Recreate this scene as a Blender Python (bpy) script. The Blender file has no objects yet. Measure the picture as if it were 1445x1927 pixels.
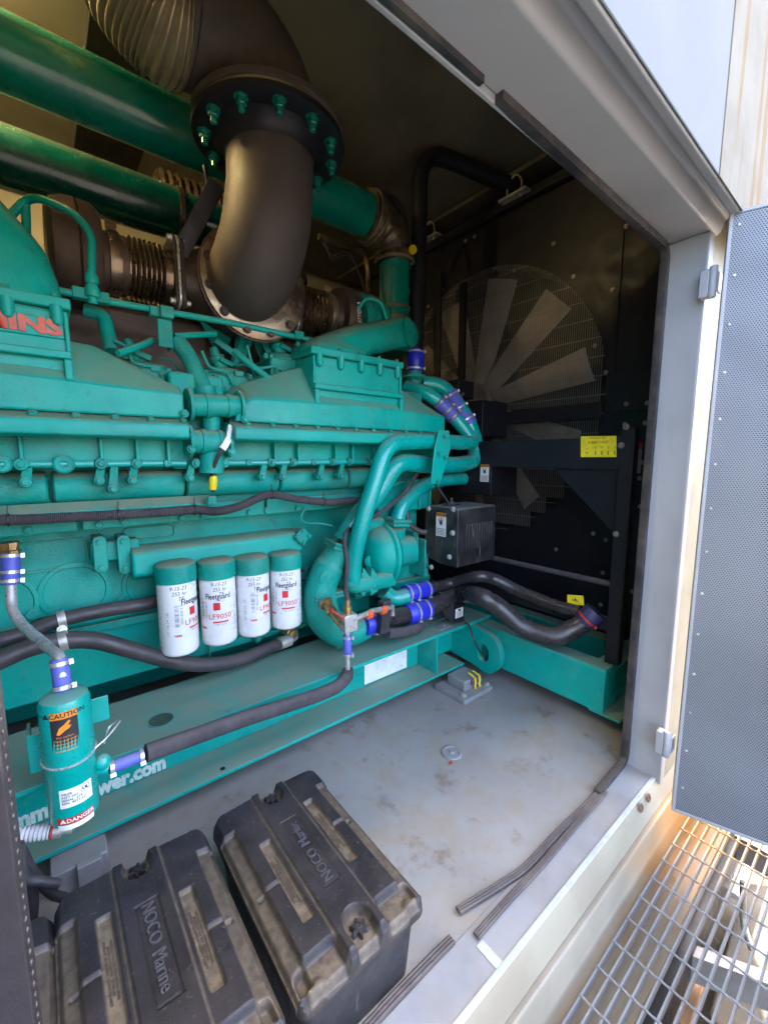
import bpy, bmesh, math, random
from mathutils import Vector, Matrix
random.seed(7)
V = Vector
sc = bpy.context.scene
# ---------------------------------------------------------------- camera
FPX, CXP, CYP = 795.0, 722.5, 963.5
CAM = V((0.0, 0.0, 1.45))
ax = V((985.5, 101.5, -FPX)).normalized()            # world X seen in camera space
az = -V((-22.5, -6258.0, -FPX)).normalized()
az = (az - ax * ax.dot(az)).normalized()
ay = az.cross(ax)
RM = Matrix((ax, ay, az))                            # camera space -> world
cam_d = bpy.data.cameras.new('camera'); cam = bpy.data.objects.new('camera', cam_d)
sc.collection.objects.link(cam); sc.camera = cam
cam.matrix_world = Matrix.Translation(CAM) @ RM.to_4x4()
cam_d.sensor_fit = 'HORIZONTAL'; cam_d.sensor_width = 36; cam_d.lens = FPX / 1445 * 36
cam_d.clip_start = 0.02; cam_d.clip_end = 400
# ---------------------------------------------------------------- world, sun, exposure
SUN_EL, SUN_AZ = math.radians(56), math.radians(74)   # azimuth measured from +Y towards +X
w = bpy.data.worlds.new('World'); sc.world = w; w.use_nodes = True
nt = w.node_tree; nt.nodes.clear()
sky = nt.nodes.new('ShaderNodeTexSky'); sky.sky_type = 'NISHITA'; sky.sun_disc = False
sky.sun_elevation = SUN_EL; sky.sun_rotation = SUN_AZ; sky.air_density = .75; sky.dust_density = 4.0; sky.ozone_density = .4
bg = nt.nodes.new('ShaderNodeBackground'); bg.inputs[1].default_value = 0.15
wo = nt.nodes.new('ShaderNodeOutputWorld')
nt.links.new(sky.outputs[0], bg.inputs[0]); nt.links.new(bg.outputs[0], wo.inputs[0])
sd = bpy.data.lights.new('sun', 'SUN'); sd.energy = 2.0; sd.angle = math.radians(0.5); sd.color = (1, .94, .85)
so = bpy.data.objects.new('sun', sd); sc.collection.objects.link(so)
sdir = V((math.sin(SUN_AZ) * math.cos(SUN_EL), math.cos(SUN_AZ) * math.cos(SUN_EL), math.sin(SUN_EL)))
so.rotation_euler = (-sdir).to_track_quat('-Z', 'Y').to_euler()
sc.view_settings.view_transform = 'Standard'; sc.view_settings.look = 'None'
sc.view_settings.exposure = 4.2; sc.view_settings.gamma = 1.0; sc.view_settings.use_curve_mapping = False
sc.cycles.max_bounces = 8; sc.cycles.diffuse_bounces = 5; sc.cycles.glossy_bounces = 4
sc.cycles.use_denoising = True; sc.cycles.sample_clamp_indirect = 6

# ---------------------------------------------------------------- helpers
def at(u, v, X=None, Y=None, Z=None):
    """world point seen at photo pixel (u, v) on the plane X=, Y= or Z="""
    d = RM @ V((u - CXP, -(v - CYP), -FPX))
    for i, a in enumerate((X, Y, Z)):
        if a is not None:
            return CAM + d * ((a - CAM[i]) / d[i])
def pts(lst, Y): return [at(u, v, Y=Y) if len(q) == 0 else at(u, v, Y=q[0]) for u, v, *q in lst]

class MB:
    def __init__(s): s.v = []; s.f = []; s.sm = []
    def add(s, vs, fs, smooth=True):
        n = len(s.v); s.v += [tuple(q) for q in vs]
        s.f += [tuple(i + n for i in f) for f in fs]; s.sm += [smooth] * len(fs); return s
    def box(s, x0, x1, y0, y1, z0, z1):
        if x0 > x1: x0, x1 = x1, x0
        if y0 > y1: y0, y1 = y1, y0
        if z0 > z1: z0, z1 = z1, z0
        return s.add([(x, y, z) for z in (z0, z1) for y in (y0, y1) for x in (x0, x1)],
                     [(0, 2, 3, 1), (4, 5, 7, 6), (0, 1, 5, 4), (2, 6, 7, 3), (0, 4, 6, 2), (1, 3, 7, 5)], False)
    def obox(s, c, a, b, d):
        """oriented box: centre and three half vectors"""
        c, a, b, d = V(c), V(a), V(b), V(d)
        vs = [c + a * i + b * j + d * k for k in (-1, 1) for j in (-1, 1) for i in (-1, 1)]
        fs = [(0, 2, 3, 1), (4, 5, 7, 6), (0, 1, 5, 4), (2, 6, 7, 3), (0, 4, 6, 2), (1, 3, 7, 5)]
        if a.cross(b).dot(d) < 0: fs = [f[::-1] for f in fs]
        return s.add(vs, fs, False)
    def bar(s, p0, p1, wdt, hgt, up=(0, 0, 1)):
        p0, p1 = V(p0), V(p1); d = (p1 - p0); L = d.length / 2; d.normalize()
        u = V(up); sd_ = d.cross(u)
        if sd_.length < 1e-4: sd_ = d.cross(V((0, 1, 0)))
        sd_.normalize(); u = sd_.cross(d)
        return s.obox((p0 + p1) / 2, d * L, sd_ * wdt / 2, u * hgt / 2)
    def prism(s, poly, vec):
        n = len(poly); vec = V(vec); a = [V(p) for p in poly]
        nr = V((0, 0, 0))
        for i in range(n): nr += a[i].cross(a[(i + 1) % n])
        if nr.dot(vec) > 0: a = a[::-1]
        b = [p + vec for p in a]
        fs = [tuple(range(n)), tuple(range(2 * n - 1, n - 1, -1))]
        fs += [(i, i + n, (i + 1) % n + n, (i + 1) % n) for i in range(n)]
        return s.add(a + b, fs, False)
    def loft(s, rings, caps=True, smooth=True, closed=True):
        n = len(rings[0]); vs = [p for r in rings for p in r]; fs = []
        m = n if closed else n - 1
        for k in range(len(rings) - 1):
            for i in range(m):
                j = (i + 1) % n
                fs.append((k * n + i, k * n + j, (k + 1) * n + j, (k + 1) * n + i))
        s.add(vs, fs, smooth)
        if caps and closed:
            s.add(rings[0], [tuple(range(n - 1, -1, -1))], False); s.add(rings[-1], [tuple(range(n))], False)
        return s
    def tube(s, path, r, seg=16, caps=True):
        P_ = [V(p) for p in path]; n = len(P_)
        rs = r if isinstance(r, (list, tuple)) else [r] * n
        tg = [((P_[min(i + 1, n - 1)] - P_[max(i - 1, 0)]).normalized()) for i in range(n)]
        u = tg[0].orthogonal().normalized(); rings = []
        for i in range(n):
            if i: u = (u - tg[i] * u.dot(tg[i])).normalized()
            w_ = tg[i].cross(u)
            rings.append([P_[i] + (u * math.cos(t) + w_ * math.sin(t)) * rs[i] for t in [2 * math.pi * k / seg for k in range(seg)]])
        return s.loft(rings, caps)
    def lathe(s, p, d, prof, seg=32, caps=True):
        p, d = V(p), V(d).normalized()
        u = d.orthogonal().normalized(); w_ = d.cross(u)
        rings = [[p + d * h + (u * math.cos(t) + w_ * math.sin(t)) * r for t in [2 * math.pi * k / seg for k in range(seg)]] for h, r in prof]
        return s.loft(rings, caps)
    def cyl(s, p0, p1, r, seg=24):
        p0, p1 = V(p0), V(p1); return s.lathe(p0, p1 - p0, [(0, r), ((p1 - p0).length, r)], seg)
    def bolt(s, p, n, r=0.014, h=0.012):
        """hex head on a washer"""
        p, n = V(p), V(n).normalized()
        s.lathe(p, n, [(0, r * 1.35), (h * .22, r * 1.35)], 14)
        u = n.orthogonal().normalized(); w_ = n.cross(u)
        R_ = [[p + n * hh + (u * math.cos(t) + w_ * math.sin(t)) * rr for t in [math.pi / 3 * k for k in range(6)]] for hh, rr in ((h * .22, r), (h * .9, r), (h, r * .85))]
        return s.loft(R_, True, False)
    def ball(s, c, r, sc_=(1, 1, 1), seg=16):
        c = V(c); m = seg // 2; rings = []
        for i in range(m + 1):
            t = math.pi * i / m; t = min(max(t, .02), math.pi - .02)
            rings.append([c + V((r * sc_[0] * math.sin(t) * math.cos(a), r * sc_[1] * math.sin(t) * math.sin(a), -r * sc_[2] * math.cos(t))) for a in [2 * math.pi * k / seg for k in range(seg)]])
        return s.loft(rings)
    def build(s, name, mat, parent=None, bevel=0, segs=2, angle=38):
        me = bpy.data.meshes.new(name); me.from_pydata(s.v, [], s.f)
        me.polygons.foreach_set('use_smooth', [True] * len(s.f) if bevel else s.sm)
        me.set_sharp_from_angle(angle=math.radians(angle))
        me.materials.append(mat); me.update()
        o = bpy.data.objects.new(name, me); sc.collection.objects.link(o)
        if parent:
            o.parent = parent; o.matrix_parent_inverse = world_inv(parent)
        if bevel:
            bv = o.modifiers.new('bevel', 'BEVEL'); bv.width = bevel; bv.segments = segs
            bv.limit_method = 'ANGLE'; bv.angle_limit = math.radians(40); bv.harden_normals = False
        return o
def build_split(mb, name, mat, parent, bevel=0):
    """every separate piece of the builder becomes an object of its own"""
    key = {}; par = list(range(len(mb.v)))
    def find(a):
        while par[a] != a: par[a] = par[par[a]]; a = par[a]
        return a
    for i, v in enumerate(mb.v):
        k = tuple(round(q, 5) for q in v)
        if k in key: par[find(i)] = find(key[k])
        else: key[k] = i
    for f in mb.f:
        for a in f[1:]: par[find(a)] = find(f[0])
    grp = {}
    for f, s_ in zip(mb.f, mb.sm): grp.setdefault(find(f[0]), []).append((f, s_))
    for g_ in grp.values():
        m2 = MB(); ids = sorted({i for f, _ in g_ for i in f}); mp = {a: k for k, a in enumerate(ids)}
        m2.v = [mb.v[i] for i in ids]; m2.f = [tuple(mp[i] for i in f) for f, _ in g_]; m2.sm = [s_ for _, s_ in g_]; m2.build(name, mat, parent, bevel)
def world_inv(p):
    m = Matrix.Identity(4); q = p; ch = []
    while q: ch.append(q); q = q.parent
    for q in reversed(ch):
        m = m @ (q.matrix_parent_inverse if q.parent else Matrix.Identity(4)) @ Matrix.Translation(q.location) @ q.rotation_euler.to_matrix().to_4x4()
    return m.inverted()
def thing(name, label, cat, loc, group=None):
    o = bpy.data.objects.new(name, None); sc.collection.objects.link(o); o.location = loc
    o.empty_display_size = .05
    o['label'] = label; o['category'] = cat
    if group: o['group'] = group
    return o
def tag(o, label, cat, group=None):
    o['label'] = label; o['category'] = cat
    if group: o['group'] = group
    return o
def struct(name, mb, mat, bevel=0):
    o = mb.build(name, mat, None, bevel); o['kind'] = 'structure'; return o
def copy_part(src, parent, delta=None):
    c = src.copy(); sc.collection.objects.link(c)
    c.parent = parent; c.matrix_parent_inverse = world_inv(parent)
    if delta is not None: c.location = delta
    return c
def fil(p, rad, n=7):
    """round the corners of a polyline"""
    p = [V(q) for q in p]; out = [p[0]]
    for i in range(1, len(p) - 1):
        a, b, c = p[i - 1], p[i], p[i + 1]
        r = rad[i - 1] if isinstance(rad, (list, tuple)) else rad
        la, lc = (a - b).length, (c - b).length
        t = min(r, la * .49, lc * .49)
        A = b + (a - b).normalized() * t; Cc = b + (c - b).normalized() * t
        for k in range(n + 1):
            q = k / n; out.append(A * (1 - q) ** 2 + b * 2 * q * (1 - q) + Cc * q * q)
    out.append(p[-1]); return out
def spl(p, n=8):
    """Catmull-Rom through the points"""
    p = [V(q) for q in p]; e = [p[0] * 2 - p[1]] + p + [p[-1] * 2 - p[-2]]; out = []
    for i in range(1, len(e) - 2):
        for k in range(n):
            t = k / n; a, b, c, d = e[i - 1], e[i], e[i + 1], e[i + 2]
            out.append(.5 * ((2 * b) + (c - a) * t + (2 * a - 5 * b + 4 * c - d) * t * t + (3 * b - 3 * c + d - a) * t ** 3))
    out.append(p[-1]); return out
_tc = {}
def text2d(s, size, align='CENTER', bold=0.0, shear=0.0, sx=1.0):
    key = (s, size, align, bold, shear, sx)
    if key not in _tc:
        cu = bpy.data.curves.new('lettering', 'FONT'); cu.body = s; cu.size = size; cu.align_x = align; cu.align_y = 'CENTER'
        cu.offset = bold; cu.shear = shear; cu.resolution_u = 2; cu.space_line = .95
        ob = bpy.data.objects.new('lettering', cu)
        me = bpy.data.meshes.new_from_object(ob)
        _tc[key] = ([(v.co.x * sx, v.co.y) for v in me.vertices], [tuple(p.vertices) for p in me.polygons])
        bpy.data.objects.remove(ob); bpy.data.curves.remove(cu); bpy.data.meshes.remove(me)
    return _tc[key]
def put_text(mb, s, size, O, xd, yd, lift=.001, thick=0, **k):
    vs, fs = text2d(s, size, **k); O, xd, yd = V(O), V(xd).normalized(), V(yd).normalized(); n = xd.cross(yd)
    if thick:
        m = len(vs); top = [O + xd * x + yd * y + n * (lift + thick) for x, y in vs]; bot = [O + xd * x + yd * y + n * lift for x, y in vs]
        ec = {}
        for f in fs:
            for i in range(len(f)): ec[(f[i], f[(i + 1) % len(f)])] = 1
        side = [(a + m, b + m, b, a) for (a, b) in ec if (b, a) not in ec]
        mb.add(top + bot, list(fs) + side, False)
    else:
        mb.add([O + xd * x + yd * y + n * lift for x, y in vs], fs, False)
def wrap_text(mb, s, size, c, r, ang, z, lift=.0008, **k):
    """lettering on a vertical cylinder; ang is measured from -Y towards +X"""
    vs, fs = text2d(s, size, **k); out = []
    for x, y in vs:
        a = ang + x / r; rr = r + lift
        out.append((c[0] + rr * math.sin(a), c[1] - rr * math.cos(a), z + y))
    mb.add(out, fs, False)
def wrap_rect(mb, c, r, a0, a1, z0, z1, lift=.0005):
    n = max(2, int(abs(a1 - a0) / .12)); vs = []
    for i in range(n + 1):
        a = a0 + (a1 - a0) * i / n; rr = r + lift
        vs += [(c[0] + rr * math.sin(a), c[1] - rr * math.cos(a), z0), (c[0] + rr * math.sin(a), c[1] - rr * math.cos(a), z1)]
    mb.add(vs, [(2 * i, 2 * i + 2, 2 * i + 3, 2 * i + 1) for i in range(n)], True)

# ---------------------------------------------------------------- materials
def mk(name, col, rough=.5, metal=0.0, col2=None, nscale=6, nlo=.4, nhi=.65, dust=0.0, dustcol=(.27, .24, .17), bump=0.0, bscale=60,
       spots=None, spots2=None, spotcol=(.1, .08, .06), rvar=.12, coat=0.0, stretch=(1, 1, 1), spec=.5, dustall=0.0, dlo=.35, scratch=0.0):
    m = bpy.data.materials.new(name); m.use_nodes = True; t = m.node_tree; t.nodes.clear(); L = t.links.new
    N = lambda k: t.nodes.new(k)
    out = N('ShaderNodeOutputMaterial'); b = N('ShaderNodeBsdfPrincipled'); L(b.outputs[0], out.inputs[0])
    geo = N('ShaderNodeNewGeometry'); mp = N('ShaderNodeMapping'); mp.inputs['Scale'].default_value = stretch
    L(geo.outputs['Position'], mp.inputs[0])
    def noise(scale, det=5, ro=.6, src=None):
        n = N('ShaderNodeTexNoise'); n.inputs['Scale'].default_value = scale; n.inputs['Detail'].default_value = det
        n.inputs['Roughness'].default_value = ro; L(src or mp.outputs[0], n.inputs['Vector']); return n.outputs[0]
    def ramp(src, lo, hi, a=0.0, bb=1.0):
        r = N('ShaderNodeMapRange'); r.interpolation_type = 'SMOOTHSTEP'; L(src, r.inputs[0])
        r.inputs[1].default_value = lo; r.inputs[2].default_value = hi; r.inputs[3].default_value = a; r.inputs[4].default_value = bb
        return r.outputs[0]
    def mix(fac, a, bb):
        x = N('ShaderNodeMix'); x.data_type = 'RGBA'
        if isinstance(fac, float): x.inputs[0].default_value = fac
        else: L(fac, x.inputs[0])
        for i, q in ((6, a), (7, bb)):
            if isinstance(q, tuple): x.inputs[i].default_value = (*q, 1)
            else: L(q, x.inputs[i])
        return x.outputs[2]
    def mul(a, bb):
        x = N('ShaderNodeMath'); x.operation = 'MULTIPLY'
        for i, q in ((0, a), (1, bb)):
            if isinstance(q, (int, float)): x.inputs[i].default_value = q
            else: L(q, x.inputs[i])
        return x.outputs[0]
    c2 = col2 or tuple(q * .82 for q in col)
    c = mix(ramp(noise(nscale), nlo, nhi), tuple(col), tuple(c2))
    rgh = ramp(noise(nscale * 2.3), .3, .7, max(rough - rvar, .05), min(rough + rvar, 1))
    if spots:
        c = mix(ramp(noise(spots[0], 8, .7), spots[1], spots[2], 0, spots[3] if len(spots) > 3 else 1), c, tuple(spotcol))
    if spots2:
        c = mix(ramp(noise(spots2[0], 9, .75), spots2[1], spots2[2], 0, spots2[3]), c, tuple(spots2[4]))
    if dust or dustall:
        sx = N('ShaderNodeSeparateXYZ'); L(geo.outputs['Normal'], sx.inputs[0])
        up = ramp(sx.outputs[2], dlo, .95)
        fac = mul(mul(up, ramp(noise(9, 6, .65), .2, .62, .35, 1.0)), dust)
        if dustall:
            a2 = N('ShaderNodeMath'); a2.operation = 'MAXIMUM'; L(fac, a2.inputs[0])
            L(mul(ramp(noise(5, 6, .7), .42, .68), dustall), a2.inputs[1]); fac = a2.outputs[0]
        c = mix(fac, c, tuple(dustcol))
        rr = N('ShaderNodeMath'); rr.operation = 'MAXIMUM'; L(rgh, rr.inputs[0]); L(mul(fac, .85), rr.inputs[1]); rgh = rr.outputs[0]
    if scratch:
        mp2 = N('ShaderNodeMapping'); mp2.inputs['Scale'].default_value = (60, 60, 4); mp2.inputs['Rotation'].default_value = (.5, .4, .3)
        L(geo.outputs['Position'], mp2.inputs[0])
        c = mix(mul(ramp(noise(1.6, 3, .5, mp2.outputs[0]), .64, .72), scratch), c, (.35, .33, .3))
    L(c, b.inputs['Base Color']); L(rgh, b.inputs['Roughness'])
    b.inputs['Metallic'].default_value = metal; b.inputs['Specular IOR Level'].default_value = spec
    if coat: b.inputs['Coat Weight'].default_value = coat; b.inputs['Coat Roughness'].default_value = .12
    if bump:
        bp = N('ShaderNodeBump'); bp.inputs['Strength'].default_value = bump; bp.inputs['Distance'].default_value = .004
        L(noise(bscale, 4), bp.inputs['Height']); L(bp.outputs[0], b.inputs['Normal'])
    m['out'] = 1
    return m
G = (0.0, .335, .268)
M = dict(
 green=mk('engine_green_paint', G, .36, col2=(.0, .26, .22), nscale=3, dust=.8, bump=.22, bscale=70, dustcol=(.25, .27, .17), spec=.26, dustall=.07, spots2=(14, .58, .68, .45, (.03, .09, .07)), spots=(38, .70, .76, .6), spotcol=(.02, .05, .04)),
 gcast=mk('cast_green_paint', (.0, .30, .24), .42, col2=(.0, .225, .18), nscale=4, dust=.95, bump=.6, bscale=130, dustcol=(.25, .26, .17), spec=.26, dustall=.12, spots2=(11, .56, .68, .45, (.03, .09, .07)), spots=(30, .66, .72, .7), spotcol=(.03, .06, .045)),
 grail=mk('base_frame_green_paint', (.0, .32, .27), .33, spec=.28, col2=(.0, .28, .235), nscale=3, dust=.75, bump=.05, bscale=30, dustcol=(.26, .27, .20), dustall=.07, spots=(50, .70, .76, .5), spotcol=(.05, .07, .05)),
 gpipe=mk('gloss_green_pipe_paint', (.0, .17, .12), .24, col2=(.0, .14, .10), nscale=3, coat=.4, dust=.35, rvar=.08, bump=.04),
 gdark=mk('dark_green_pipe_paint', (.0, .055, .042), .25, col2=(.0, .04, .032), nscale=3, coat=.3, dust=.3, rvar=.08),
 gpump=mk('coolant_pipe_green_paint', (.0, .34, .29), .25, col2=(.0, .30, .255), nscale=3, dust=.5, bump=.05, coat=.15, dustcol=(.25, .27, .2)),
 iron=mk('heat_browned_iron', (.10, .062, .045), .5, .35, col2=(.055, .042, .038), nscale=4, bump=.35, bscale=90, dust=.4, dustcol=(.2, .15, .1), spots=(12, .62, .72, .5), spotcol=(.17, .10, .06)),
 exh=mk('dark_exhaust_steel', (.066, .053, .046), .62, .0, spec=.35, col2=(.042, .036, .036), nscale=3, bump=.18, bscale=110, spots=(3, .48, .72, .7), spotcol=(.125, .08, .05), spots2=(26, .62, .72, .4, (.17, .12, .08)), dust=.3, dustcol=(.16, .12, .08)),
 bellow=mk('heat_tinted_steel', (.30, .22, .15), .3, .85, col2=(.16, .11, .08), nscale=5, rvar=.1),
 bellow2=mk('straw_tinted_bellows_steel', (.30, .25, .15), .42, .5, col2=(.14, .115, .075), nscale=4),
 steel=mk('bright_steel', (.58, .57, .56), .3, .55, col2=(.48, .47, .46), nscale=10),
 zinc=mk('zinc_plated_steel', (.5, .48, .44), .4, .5, col2=(.3, .28, .24), nscale=18, bump=.1),
 bolt=mk('dull_bolt_steel', (.26, .25, .23), .42, .6, nscale=30),
 brass=mk('brass_fitting', (.45, .30, .13), .35, .8, col2=(.3, .2, .1), nscale=20),
 black=mk('black_powder_coat', (.012, .011, .016), .42, spec=.3, col2=(.009, .009, .012), nscale=5, dust=.3, dustcol=(.14, .13, .12), bump=.08, bscale=200, dlo=.5),
 blackd=mk('scuffed_black_box_paint', (.014, .013, .015), .4, col2=(.02, .018, .018), nscale=5, dust=.75, dustcol=(.26, .25, .23), bump=.06, dustall=.12, scratch=.35),
 darkblue=mk('dark_blue_hose_end', (.03, .03, .10), .5),
 sealb=mk('sun_bleached_rubber_strip', (.085, .068, .062), .7, col2=(.07, .055, .05), nscale=15, bump=.2, bscale=90, dustall=.4, dustcol=(.20, .15, .11)),
 black_int=mk('black_radiator_core', (.01, .01, .01), .7),
 rubber=mk('black_rubber_hose', (.035, .03, .035), .5, col2=(.022, .02, .022), nscale=8, dust=.5, dustcol=(.12, .10, .09), bump=.15, bscale=120, dustall=.25),
 gloss_rubber=mk('smooth_black_coolant_hose', (.022, .019, .021), .3, col2=(.03, .026, .027), nscale=6, dust=.35, dustcol=(.12, .10, .09), dustall=.06, rvar=.1),
 foam=mk('foam_insulation_sleeve', (.06, .05, .055), .85, col2=(.04, .035, .04), nscale=12, dust=.35, dustcol=(.16, .13, .12), bump=.3, bscale=60),
 seal=mk('weathered_rubber_seal', (.022, .018, .021), .55, col2=(.018, .015, .018), nscale=15, dust=.35, dustcol=(.22, .18, .14), bump=.2, bscale=90, dustall=.25),
 blue=mk('blue_silicone_sleeve', (.02, .03, .55), .38, col2=(.015, .02, .42), nscale=8, rvar=.05, dust=.15),
 blue_dusty=mk('faded_blue_silicone_sleeve', (.10, .12, .46), .5, col2=(.07, .08, .4), nscale=8, dust=.4),
 red=mk('red_enamel', (.45, .03, .02), .4), redprint=mk('red_print', (.62, .02, .03), .45),
 redlet=mk('orange_red_lettering', (.62, .10, .045), .4, col2=(.5, .08, .05), nscale=14, dust=.3),
 orange=mk('orange_plastic', (.75, .10, .02), .4, coat=.3), orangep=mk('orange_print', (.8, .25, .02), .5),
 white=mk('white_filter_enamel', (.74, .74, .75), .28, col2=(.66, .66, .67), nscale=5, dust=.2, coat=.25),
 label=mk('white_label_paper', (.75, .75, .74), .5, col2=(.66, .65, .62), nscale=14), ink=mk('black_ink', (.02, .02, .025), .6), greyink=mk('grey_ink', (.25, .25, .27), .6),
 whitep=mk('white_vinyl_lettering', (.62, .70, .64), .5, col2=(.45, .55, .48), nscale=22),
 yellow=mk('yellow_label', (.82, .66, .02), .45, nscale=20), yellowp=mk('yellow_plastic', (.85, .6, .01), .35),
 wallgrey=mk('grey_painted_frame', (.30, .30, .305), .4, col2=(.26, .26, .265), nscale=2, dust=.25, dustcol=(.25, .24, .22), bump=.03),
 sill=mk('worn_grey_sill_paint', (.25, .25, .255), .45, col2=(.205, .205, .21), nscale=4, dustall=.3, dustcol=(.33, .28, .22), bump=.06, spots2=(60, .66, .72, .5, (.15, .12, .1)), spots=(9, .60, .70, .45), spotcol=(.27, .18, .12)),
 whitestripe=mk('fresh_white_paint_edge', (.40, .42, .44), .5, col2=(.34, .36, .38), nscale=40, spots=(60, .62, .68, .9), spotcol=(.3, .3, .3)),
 cream=mk('cream_enclosure_paint', (.27, .24, .175), .55, spec=.2, spots2=(80, .64, .70, .5, (.10, .075, .05)), col2=(.235, .20, .145), nscale=2.5, dust=.2, bump=.04, spots=(24, .66, .74, .4), spotcol=(.38, .27, .15)),
 floorm=mk('grey_floor_paint', (.285, .275, .262), .5, scratch=.25, col2=(.235, .225, .212), nscale=2.2, nlo=.35, nhi=.7, dustall=.6, dustcol=(.27, .215, .15), bump=.06, bscale=25, spots2=(42, .60, .68, .55, (.13, .10, .08)), spots=(5.5, .54, .68, .75), spotcol=(.16, .11, .075)),
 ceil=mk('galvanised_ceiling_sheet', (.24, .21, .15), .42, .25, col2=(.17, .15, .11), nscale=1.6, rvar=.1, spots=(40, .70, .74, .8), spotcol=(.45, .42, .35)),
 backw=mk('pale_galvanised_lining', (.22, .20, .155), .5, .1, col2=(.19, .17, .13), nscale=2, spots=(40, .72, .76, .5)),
 galv=mk('galvanised_grating_steel', (.35, .35, .35), .42, .45, col2=(.40, .40, .41), nscale=16, nlo=.3, bump=.1, spots=(9, .60, .75, .4), spotcol=(.40, .30, .18)),
 grey=mk('grey_isolator_paint', (.24, .24, .25), .45, dust=.6, dustcol=(.28, .26, .24)),
 wood=mk('weathered_timber', (.34, .18, .08), .7, col2=(.24, .13, .06), nscale=5, stretch=(1, 8, 8)),
 plast=mk('black_box_plastic', (.024, .023, .026), .45, col2=(.017, .016, .02), nscale=8, dust=.12, dustcol=(.16, .14, .12), bump=.2, bscale=150, dustall=.1, scratch=.2),
 wrap=mk('foil_wrapped_insulation', (.16, .12, .06), .38, .5, col2=(.06, .045, .03), nscale=14, bump=1.0, bscale=22, nlo=.35, nhi=.6),
 conduit=mk('white_flexible_conduit', (.55, .54, .55), .4),
 darkint=mk('black_duct_lining', (.006, .006, .006), .9),
 fan=mk('grey_fan_blade_paint', (.30, .25, .21), .5, col2=(.22, .185, .15), nscale=5, dust=.2),
 wire=mk('dark_guard_wire', (.17, .16, .15), .4, .3),
)
# ---------------------------------------------------------------- special materials
def nodes_of(m):
    t = m.node_tree; return t, next(n for n in t.nodes if n.type == 'BSDF_PRINCIPLED')
def math_node(t, op, a, b=None, c=None):
    x = t.nodes.new('ShaderNodeMath'); x.operation = op
    for i, q in enumerate((a, b, c)):
        if q is None: continue
        if isinstance(q, (int, float)): x.inputs[i].default_value = q
        else: t.links.new(q, x.inputs[i])
    return x.outputs[0]
def perforated(name, col, pitch, hole):
    """hexagonal pattern of holes on a vertical sheet, laid out in object space (y along the sheet, z up)"""
    m = mk(name, col, .42, .1, nscale=2.5, dustall=.15, dustcol=(.30, .30, .32)); t, b = nodes_of(m)
    tc = t.nodes.new('ShaderNodeTexCoord'); sp = t.nodes.new('ShaderNodeSeparateXYZ'); t.links.new(tc.outputs['Object'], sp.inputs[0])
    U = math_node(t, 'DIVIDE', sp.outputs[1], pitch); W_ = math_node(t, 'DIVIDE', sp.outputs[2], pitch * 1.732)
    def cell(ou, ow):
        fu = math_node(t, 'SUBTRACT', math_node(t, 'FRACT', math_node(t, 'ADD', U, ou)), .5)
        fw = math_node(t, 'MULTIPLY', math_node(t, 'SUBTRACT', math_node(t, 'FRACT', math_node(t, 'ADD', W_, ow)), .5), 1.732)
        return math_node(t, 'SQRT', math_node(t, 'ADD', math_node(t, 'MULTIPLY', fu, fu), math_node(t, 'MULTIPLY', fw, fw)))
    d = math_node(t, 'MINIMUM', cell(0, 0), cell(.5, .5))
    h = math_node(t, 'LESS_THAN', d, hole)
    mx = t.nodes.new('ShaderNodeMix'); mx.data_type = 'RGBA'; t.links.new(h, mx.inputs[0])
    src = b.inputs['Base Color'].links[0].from_socket; t.links.new(src, mx.inputs[6]); mx.inputs[7].default_value = (.035, .04, .05, 1)
    t.links.new(mx.outputs[2], b.inputs['Base Color'])
    t.links.new(math_node(t, 'MULTIPLY', math_node(t, 'SUBTRACT', 1.0, h), .5), b.inputs['Specular IOR Level'])
    return m
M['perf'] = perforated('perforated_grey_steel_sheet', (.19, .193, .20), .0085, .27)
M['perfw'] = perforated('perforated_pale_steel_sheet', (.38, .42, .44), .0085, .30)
def rusty(name, base, center, radius, rustcol=(.30, .135, .025), streak=False):
    m = mk(name, base, .88 if streak else .5, 0, rvar=.05, nscale=2.5, bump=.04, spots=(24, .66, .74, .4), spotcol=(.38, .27, .15)); t, b = nodes_of(m)
    g = t.nodes.new('ShaderNodeNewGeometry'); src = b.inputs['Base Color'].links[0].from_socket
    n = t.nodes.new('ShaderNodeTexNoise'); n.inputs['Detail'].default_value = 5
    if streak:
        mp = t.nodes.new('ShaderNodeMapping'); mp.inputs['Scale'].default_value = (1, 1, .06); t.links.new(g.outputs[0], mp.inputs[0]); t.links.new(mp.outputs[0], n.inputs[0])
        n.inputs['Scale'].default_value = 19; val = n.outputs[0]; lo, hi, amt = .5, .66, .75
    else:
        vm = t.nodes.new('ShaderNodeVectorMath'); vm.operation = 'DISTANCE'; t.links.new(g.outputs[0], vm.inputs[0]); vm.inputs[1].default_value = center
        n.inputs['Scale'].default_value = 7; t.links.new(g.outputs[0], n.inputs[0])
        val = math_node(t, 'ADD', math_node(t, 'DIVIDE', vm.outputs['Value'], radius), math_node(t, 'MULTIPLY', n.outputs[0], .9)); lo, hi, amt = 1.5, .55, .9
    r = t.nodes.new('ShaderNodeMapRange'); r.interpolation_type = 'SMOOTHSTEP'; t.links.new(val, r.inputs[0])
    if lo > hi: lo, hi = hi, lo; r.inputs[3].default_value = amt; r.inputs[4].default_value = 0
    else: r.inputs[4].default_value = amt
    r.inputs[1].default_value = lo; r.inputs[2].default_value = hi
    mx = t.nodes.new('ShaderNodeMix'); mx.data_type = 'RGBA'; t.links.new(r.outputs[0], mx.inputs[0]); t.links.new(src, mx.inputs[6]); mx.inputs[7].default_value = (*rustcol, 1)
    t.links.new(mx.outputs[2], b.inputs['Base Color']); return m
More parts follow.
